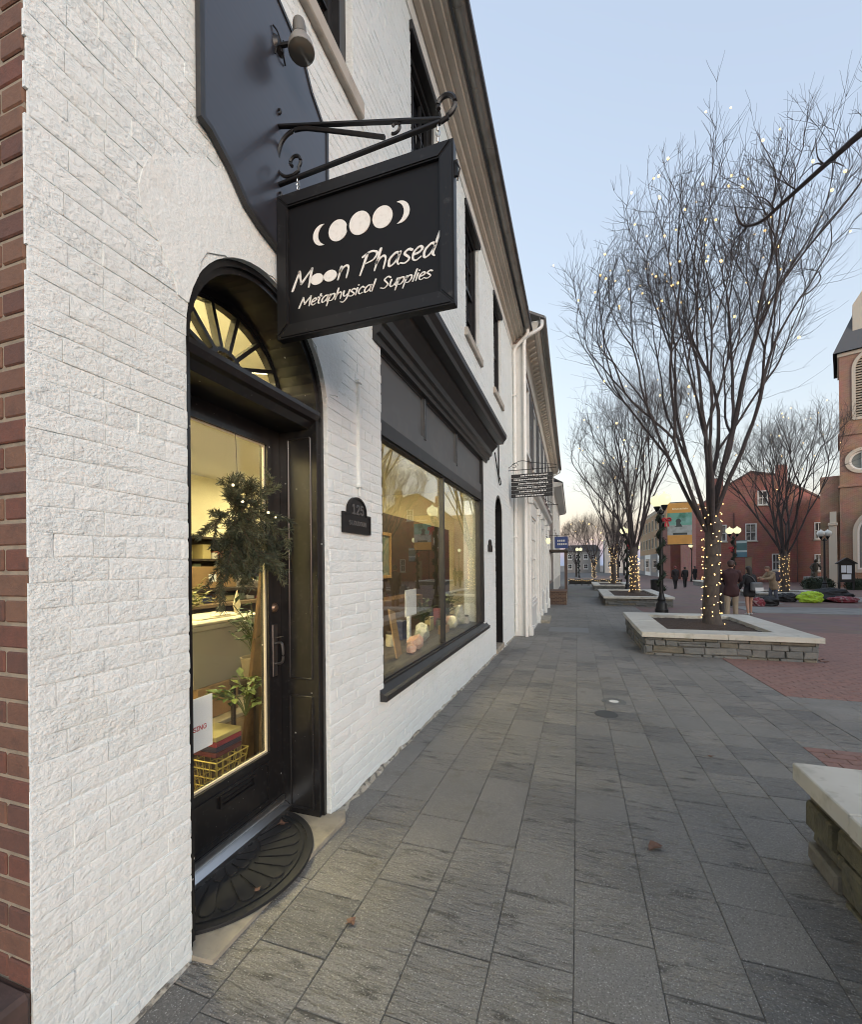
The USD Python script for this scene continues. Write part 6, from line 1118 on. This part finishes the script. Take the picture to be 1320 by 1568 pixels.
pA = person('person in a dark maroon jacket and tan trousers seen from behind at the lit trunk', (4.66, 16.3, G(16.3)), -.35, 1.82, top=(.045, .018, .020), legs=(.30, .245, .18), shoe=(.05, .035, .03), arms=((.12, .5), (.12, .7)), bend=(.9, .6), hair=(.05, .025, .018), stride=.05, key='maroon', coat=.02)
person('person with dark hair mostly hidden behind the one in maroon', (4.72, 17.9, G(17.9)), -.2, 1.80, top=(.03, .02, .022), legs=(.05, .045, .045), arms=((.1, .2), (.1, .2)), stride=.04, key='hidden')
pG = person('person in black top and black shorts seen from behind with a grey bag', (5.85, 18.5, G(18.5)), .35, 1.66, female=True, bare_legs=True, long_hair=True, top=(.012, .012, .015), legs=(.012, .012, .014), shoe=(.5, .48, .45), arms=((.35, .1), (.35, .1)), bend=(.5, .5), key='girl', stride=.07)
t = thing('shoulder_bag', 'grey bag with white panel worn on the back of the person in shorts', 'bag', (5.9, 18.3, .4)); BAGG = M('grey_bag_cloth', (.12, .125, .13), .7)
cs, sn = math.cos(.35), math.sin(.35)
def bagbox(x, y, z, hx, hy, hz_, ch): return MB().obox((5.85 + x * cs - y * sn, 18.5 + x * sn + y * cs, G(18.5) + z), [[cs, sn, 0], [-sn, cs, 0], [0, 0, 1]], (hx, hy, hz_), ch)
obj('body', bagbox(.08, -.235, 1.02, .20, .075, .16, .04), BAGG, t); obj('white_panel', bagbox(.12, -.318, .93, .15, .006, .06, .004), M('white_bag_panel', (.6, .6, .6), .6), t)
b = MB(); pt = [(.10, -.2, 1.16), (.0, -.155, 1.35), (-.15, -.06, 1.44), (-.12, .12, 1.30)]; b.tube(spline([(5.85 + x * cs - y * sn, 18.5 + x * sn + y * cs, G(18.5) + z) for x, y, z in pt], 5), .014, 5); obj('strap', b, BAGG, t)
pH = person('person in a tan coat bending forward with a dark backpack near the bags', (8.75, 24.6, G(24.6)), 1.9, 1.74, top=(.27, .20, .13), legs=(.075, .085, .11), shoe=(.03, .03, .03), lean=.34, head_down=.6, arms=((.1, .6), (.1, .7)), bend=(.9, .9), hair=(.14, .09, .06), key='tan', coat=.10, stride=.08)
t = thing('backpack', 'dark purple backpack on the person in the tan coat', 'backpack', (9.0, 24.7, .6)); b = MB(); c2, s2 = math.cos(1.9), math.sin(1.9)
b.obox((8.75 + .10 * s2 * 0 + .09 * s2, 24.6 - .09 * c2, G(24.6) + 1.27), [[c2, s2, 0], [-s2 * .94, c2 * .94, .34], [s2 * .34, -c2 * .34, .94]], (.15, .11, .24), .06); obj('body', b, M('backpack_cloth', (.035, .028, .045), .7), t); b = MB(); b.obox((8.75 + .21 * s2, 24.6 - .21 * c2, G(24.6) + 1.16), [[c2, s2, 0], [-s2 * .94, c2 * .94, .34], [s2 * .34, -c2 * .34, .94]], (.11, .05, .10), .03); obj('pocket', b, M('backpack_cloth', (.035, .028, .045), .7), t)
person('person in a dark coat and red hood walking far down the square', (7.45, 39.5, G(39.5)), .2, 1.76, top=(.022, .018, .02), legs=(.012, .012, .014), hair=(.16, .03, .03), stride=.16, key='redhood', coat=.10)
person('person all in black walking beside the red hooded one', (8.75, 42.5, G(42.5)), .1, 1.70, top=(.010, .010, .012), legs=(.010, .010, .012), stride=.16, key='black', coat=.05)
person('dark clothed person standing by the far lamp under the white and red sign', (12.3, 55, G(55)), .5, 1.78, top=(.012, .012, .014), legs=(.012, .012, .014), stride=.06, key='farlamp', coat=.2)

# ---------------------------------------------------------------- bags and clothes on the ground, street furniture
def lump(name, label, cat, c, size, seed, mat, sub=4, amp=.34):
    tmsh = trimesh.creation.icosphere(subdivisions=sub); v = tmsh.vertices * 1.0; n = meshkit.fbm(v * 1.5 + seed * 7.3, 3, seed); n2 = 1 - abs(meshkit.fbm(v * [3.5, 2.2, 5] + seed * 3.1, 3, seed + 5) - .5) * 4; v = v * (1 + amp * (n[:, None] - .5) * 2.8 + .10 * n2[:, None]); v = v * np.array(size) / 2; v[:, 2] = np.maximum(v[:, 2], -size[2] * .38); v[:, 2] -= v[:, 2].min()
    b = MB(); b.add(v + np.array([c[0], c[1], G(c[1])]), tmsh.faces); return obj(name, b, mat, label=label, cat=cat, smooth=50)
HV = M('hi_vis_cloth', (.42, .62, .05), .8, bump=[(14, .8, .04)], var=[(9, (.30, .46, .04), .5, .7), (5, (.45, .47, .42), .62, .66)]); BKC = M('black_bag_cloth', (.012, .012, .013), .6, bump=[(10, .5, .03)])
REDC = M('red_cloth', (.20, .03, .04), .8, bump=[(12, .5, .03)], var=(8, (.32, .22, .22), .5, .62)); GRYC = M('grey_cloth', (.16, .17, .18), .8, bump=[(12, .5, .03)])
hv = lump('hi_vis_jacket', 'bright yellow green high visibility jacket spread over the black bags', 'jacket', (10.7, 25.85, 0), (1.0, .62, .60), 3, HV)
lump('black_bag', 'black bag bulging at the left of the yellow jacket', 'bag', (9.85, 26.1, 0), (.75, .6, .50), 4, BKC); lump('black_bag', 'long black bag heap behind and right of the yellow jacket', 'bag', (11.95, 26.9, 0), (1.7, .8, .66), 5, BKC)
lump('red_blanket', 'crumpled red and white blanket at the right end of the bag heap', 'blanket', (12.1, 26.1, 0), (1.05, .6, .34), 6, REDC); lump('red_bag', 'small red bag between the two nearer people', 'bag', (7.55, 22.8, 0), (.45, .35, .42), 7, REDC)
lump('black_bag', 'black bag on the ground right behind the person in shorts', 'bag', (8.05, 23.2, 0), (.8, .5, .45), 8, BKC); lump('grey_bag', 'pale grey bag left of the person in shorts', 'bag', (5.6, 20.6, 0), (.45, .35, .3), 9, GRYC)
t = thing('pushchair', 'grey folded pushchair behind the person in shorts', 'pushchair', (6.2, 22.4, G(22.4))); b = MB(); b.obox((6.2, 22.4, G(22) + .62), [[1, 0, 0], [0, .9, .43], [0, -.43, .9]], (.22, .06, .30), .04); b.obox((6.2, 22.2, G(22) + .38), [[1, 0, 0], [0, 1, 0], [0, 0, 1]], (.22, .22, .05), .03); obj('seat', b, GRYC, t)
for x in (-.24, .24): b = MB(); b.tube([(6.2 + x, 22.0, G(22) + .12), (6.2 + x, 22.65, G(22) + 1.02)], .014, 5); b.tube([(6.2 + x, 22.6, G(22) + .12), (6.2 + x, 22.2, G(22) + .6)], .014, 5); obj('frame_tube', b, IRON, t)
for x in (-.26, .26):
    for y in (22.0, 22.6): b = MB(); b.lathe([(.04, -.02), (.11, -.02), (.115, 0), (.11, .02), (.04, .02)], (6.2 + x, y, G(22) + .11), 12, (1, 0, 0)); obj('wheel', b, RUBBER, t)
t = thing('litter_bin', 'black litter bin beside the near lamp in the middle distance', 'bin', (5.3, 34.5, G(34.5))); b = MB(); b.lathe([(.30, 0), (.34, .1), (.36, .85), (.38, .88), (.30, .92), (.28, .80), (0, .78)], (5.3, 34.5, G(34.5)), 16); obj('body', b, BLACKM, t)
for k in range(14): a = k * 2 * math.pi / 14; b = MB(); b.bar((5.3 + .35 * math.cos(a), 34.5 + .35 * math.sin(a), G(34.5) + .1), (5.3 + .375 * math.cos(a), 34.5 + .375 * math.sin(a), G(34.5) + .85), .05, .012, up=(math.cos(a), math.sin(a), 0)); obj('slat', b, BLACKM, t)
t = thing('notice_board', 'black peaked notice board with white papers before the church', 'notice board', (18.6, 39.8, G(39.8))); b = MB(); b.poly(Polygon([(18.15, .05), (19.1, .05), (19.1, 1.45), (18.62, 1.75), (18.15, 1.45)]).difference(sbox(18.26, .2, 18.99, 1.36)), 0, .14, on_front(39.8)); b.poly(LineString([(18.05, 1.42), (18.62, 1.80), (19.2, 1.42)]).buffer(.045), -.05, .2, on_front(39.8)); obj('frame', b, BLACKM, t)
b = MB(); b.box(18.26, 39.86, .2, 18.99, 39.90, 1.36); obj('back', b, DIM, t)
for a, c, z0, z1 in ((18.32, 18.62, .75, 1.28), (18.66, 18.94, .7, 1.28), (18.36, 18.9, .26, .62)): b = MB(); b.box(a, 39.85, z0, c, 39.858, z1); obj('paper', b, _mats['white_paper'], t)
for x in (18.2, 19.05): b = MB(); b.box(x - .05, 39.82, G(40) - .05, x + .05, 39.92, .05); obj('leg', b, BLACKM, t)
HEDGE = [M('hedge_green', (.022, .034, .018), .7), M('hedge_light', (.038, .052, .026), .7)]
def shrub(label, c, size, seed):
    q = rng(seed); t = thing('clipped_shrub', label, 'shrub', (*c, G(c[1]))); n = 2600; d = q.normal(0, 1, (n, 3)); d /= np.linalg.norm(d, axis=1, keepdims=True); d[:, 2] = abs(d[:, 2]); d = np.sign(d) * abs(d) ** .55
    r_ = q.uniform(.80, 1.0, (n, 1)) * (1 + .12 * q.normal(0, 1, (n, 1)) * .5); p = d * r_ * np.array(size) * [.5, .5, 1] + [c[0], c[1], G(c[1])]
    for k in (0, 1):
        m = MB(); pp = p[k::2]; e = q.normal(0, 1, pp.shape); e /= np.linalg.norm(e, axis=1, keepdims=True); s = np.cross(e, q.normal(0, 1, pp.shape)); s /= np.linalg.norm(s, axis=1, keepdims=True); l = .09; v = np.stack([pp - e * l * .5, pp + s * l * .4, pp + e * l * .5, pp - s * l * .4], 1).reshape(-1, 3); i = np.arange(len(pp))[:, None] * 4; m.add(v, np.vstack([i + [0, 1, 2], i + [0, 2, 3]])); obj('leaves', m, HEDGE[k], t)
    lump_ = trimesh.creation.icosphere(subdivisions=2); v = lump_.vertices; v = np.sign(v) * abs(v) ** .6 * np.array(size) * [.45, .45, .9]; v[:, 2] = np.maximum(v[:, 2], -.05); obj('core', MB().add(v + [c[0], c[1], G(c[1])], lump_.faces), HEDGE[0], t)
shrub('broad dark clipped shrub left of the notice board', (17.4, 41.0), (1.9, 1.2, .85), 1); shrub('dark clipped shrub right of the notice board at the picture edge', (19.9, 40.6), (1.9, 1.2, .80), 2)
t = thing('statue', 'dark bronze statue figure on a stone block beside the church corner', 'statue', (18.0, 43.0, G(43))); b = MB(); b.box(17.5, 42.5, G(43) - .1, 18.6, 43.5, .38, .03); obj('block', b, PST[2], t); BRZ = M('dark_bronze', (.04, .034, .026), .5, .6)
b = [hull([((18.0, 43, .40), .22), ((18.05, 43, .95), .20)]), hull([((18.05, 43, .95), .2), ((18.1, 43, 1.35), .17)]), hull([((18.12, 43, 1.62), .12), ((18.14, 42.97, 1.68), .10)]), hull([((18.10, 43, 1.35), .09), ((18.13, 43, 1.55), .07)])] + chain([((17.92, 43, 1.35), .08), ((17.74, 42.9, 1.1), .065), ((17.8, 42.7, .9), .05)]) + chain([((18.28, 43, 1.35), .08), ((18.42, 42.9, 1.1), .065), ((18.3, 42.72, .95), .05)]) + chain([((17.95, 42.95, .7), .12), ((17.85, 42.6, .62), .09), ((17.83, 42.55, .40), .07)])
obj('figure', fuse(b, .05), BRZ, t, smooth=True)
t = thing('low_railing', 'low barrier draped with small lights across the far end of the left paving', 'barrier', (1.5, 46, G(46))); b = MB(); b.box(-.95, 45.9, .05, 4.1, 46.3, .17, .01); obj('top_rail', b, M('railing_grey', (.28, .25, .24), .7), t)
for k in range(9): b = MB(); x = -.9 + .61 * k; b.box(x, 45.95, G(46) - .02, x + .08, 46.25, .05); obj('post', b, BLACKM, t)
b = MB(); b.box(-.9, 46.05, G(46) + .1, 4.05, 46.12, -.02); obj('panel', b, BLACKM, t)
t = thing('string_lights', 'row of pale lights along the low far barrier', 'string lights', (1.5, 45.88, 0)); q = rng(12)
b = MB(); b.tube([(-.9 + .2 * k, 45.88, -.06 + .05 * math.sin(k * 1.3)) for k in range(26)], .006, 4); obj('wire', b, WIRE, t)
for k in range(24): b = MB(); b.sphere((-.85 + .205 * k, 45.86, -.07 + .06 * math.sin(k * 1.3) + q.normal(0, .02)), .028, 0); obj('bulb', b, BULB, t)
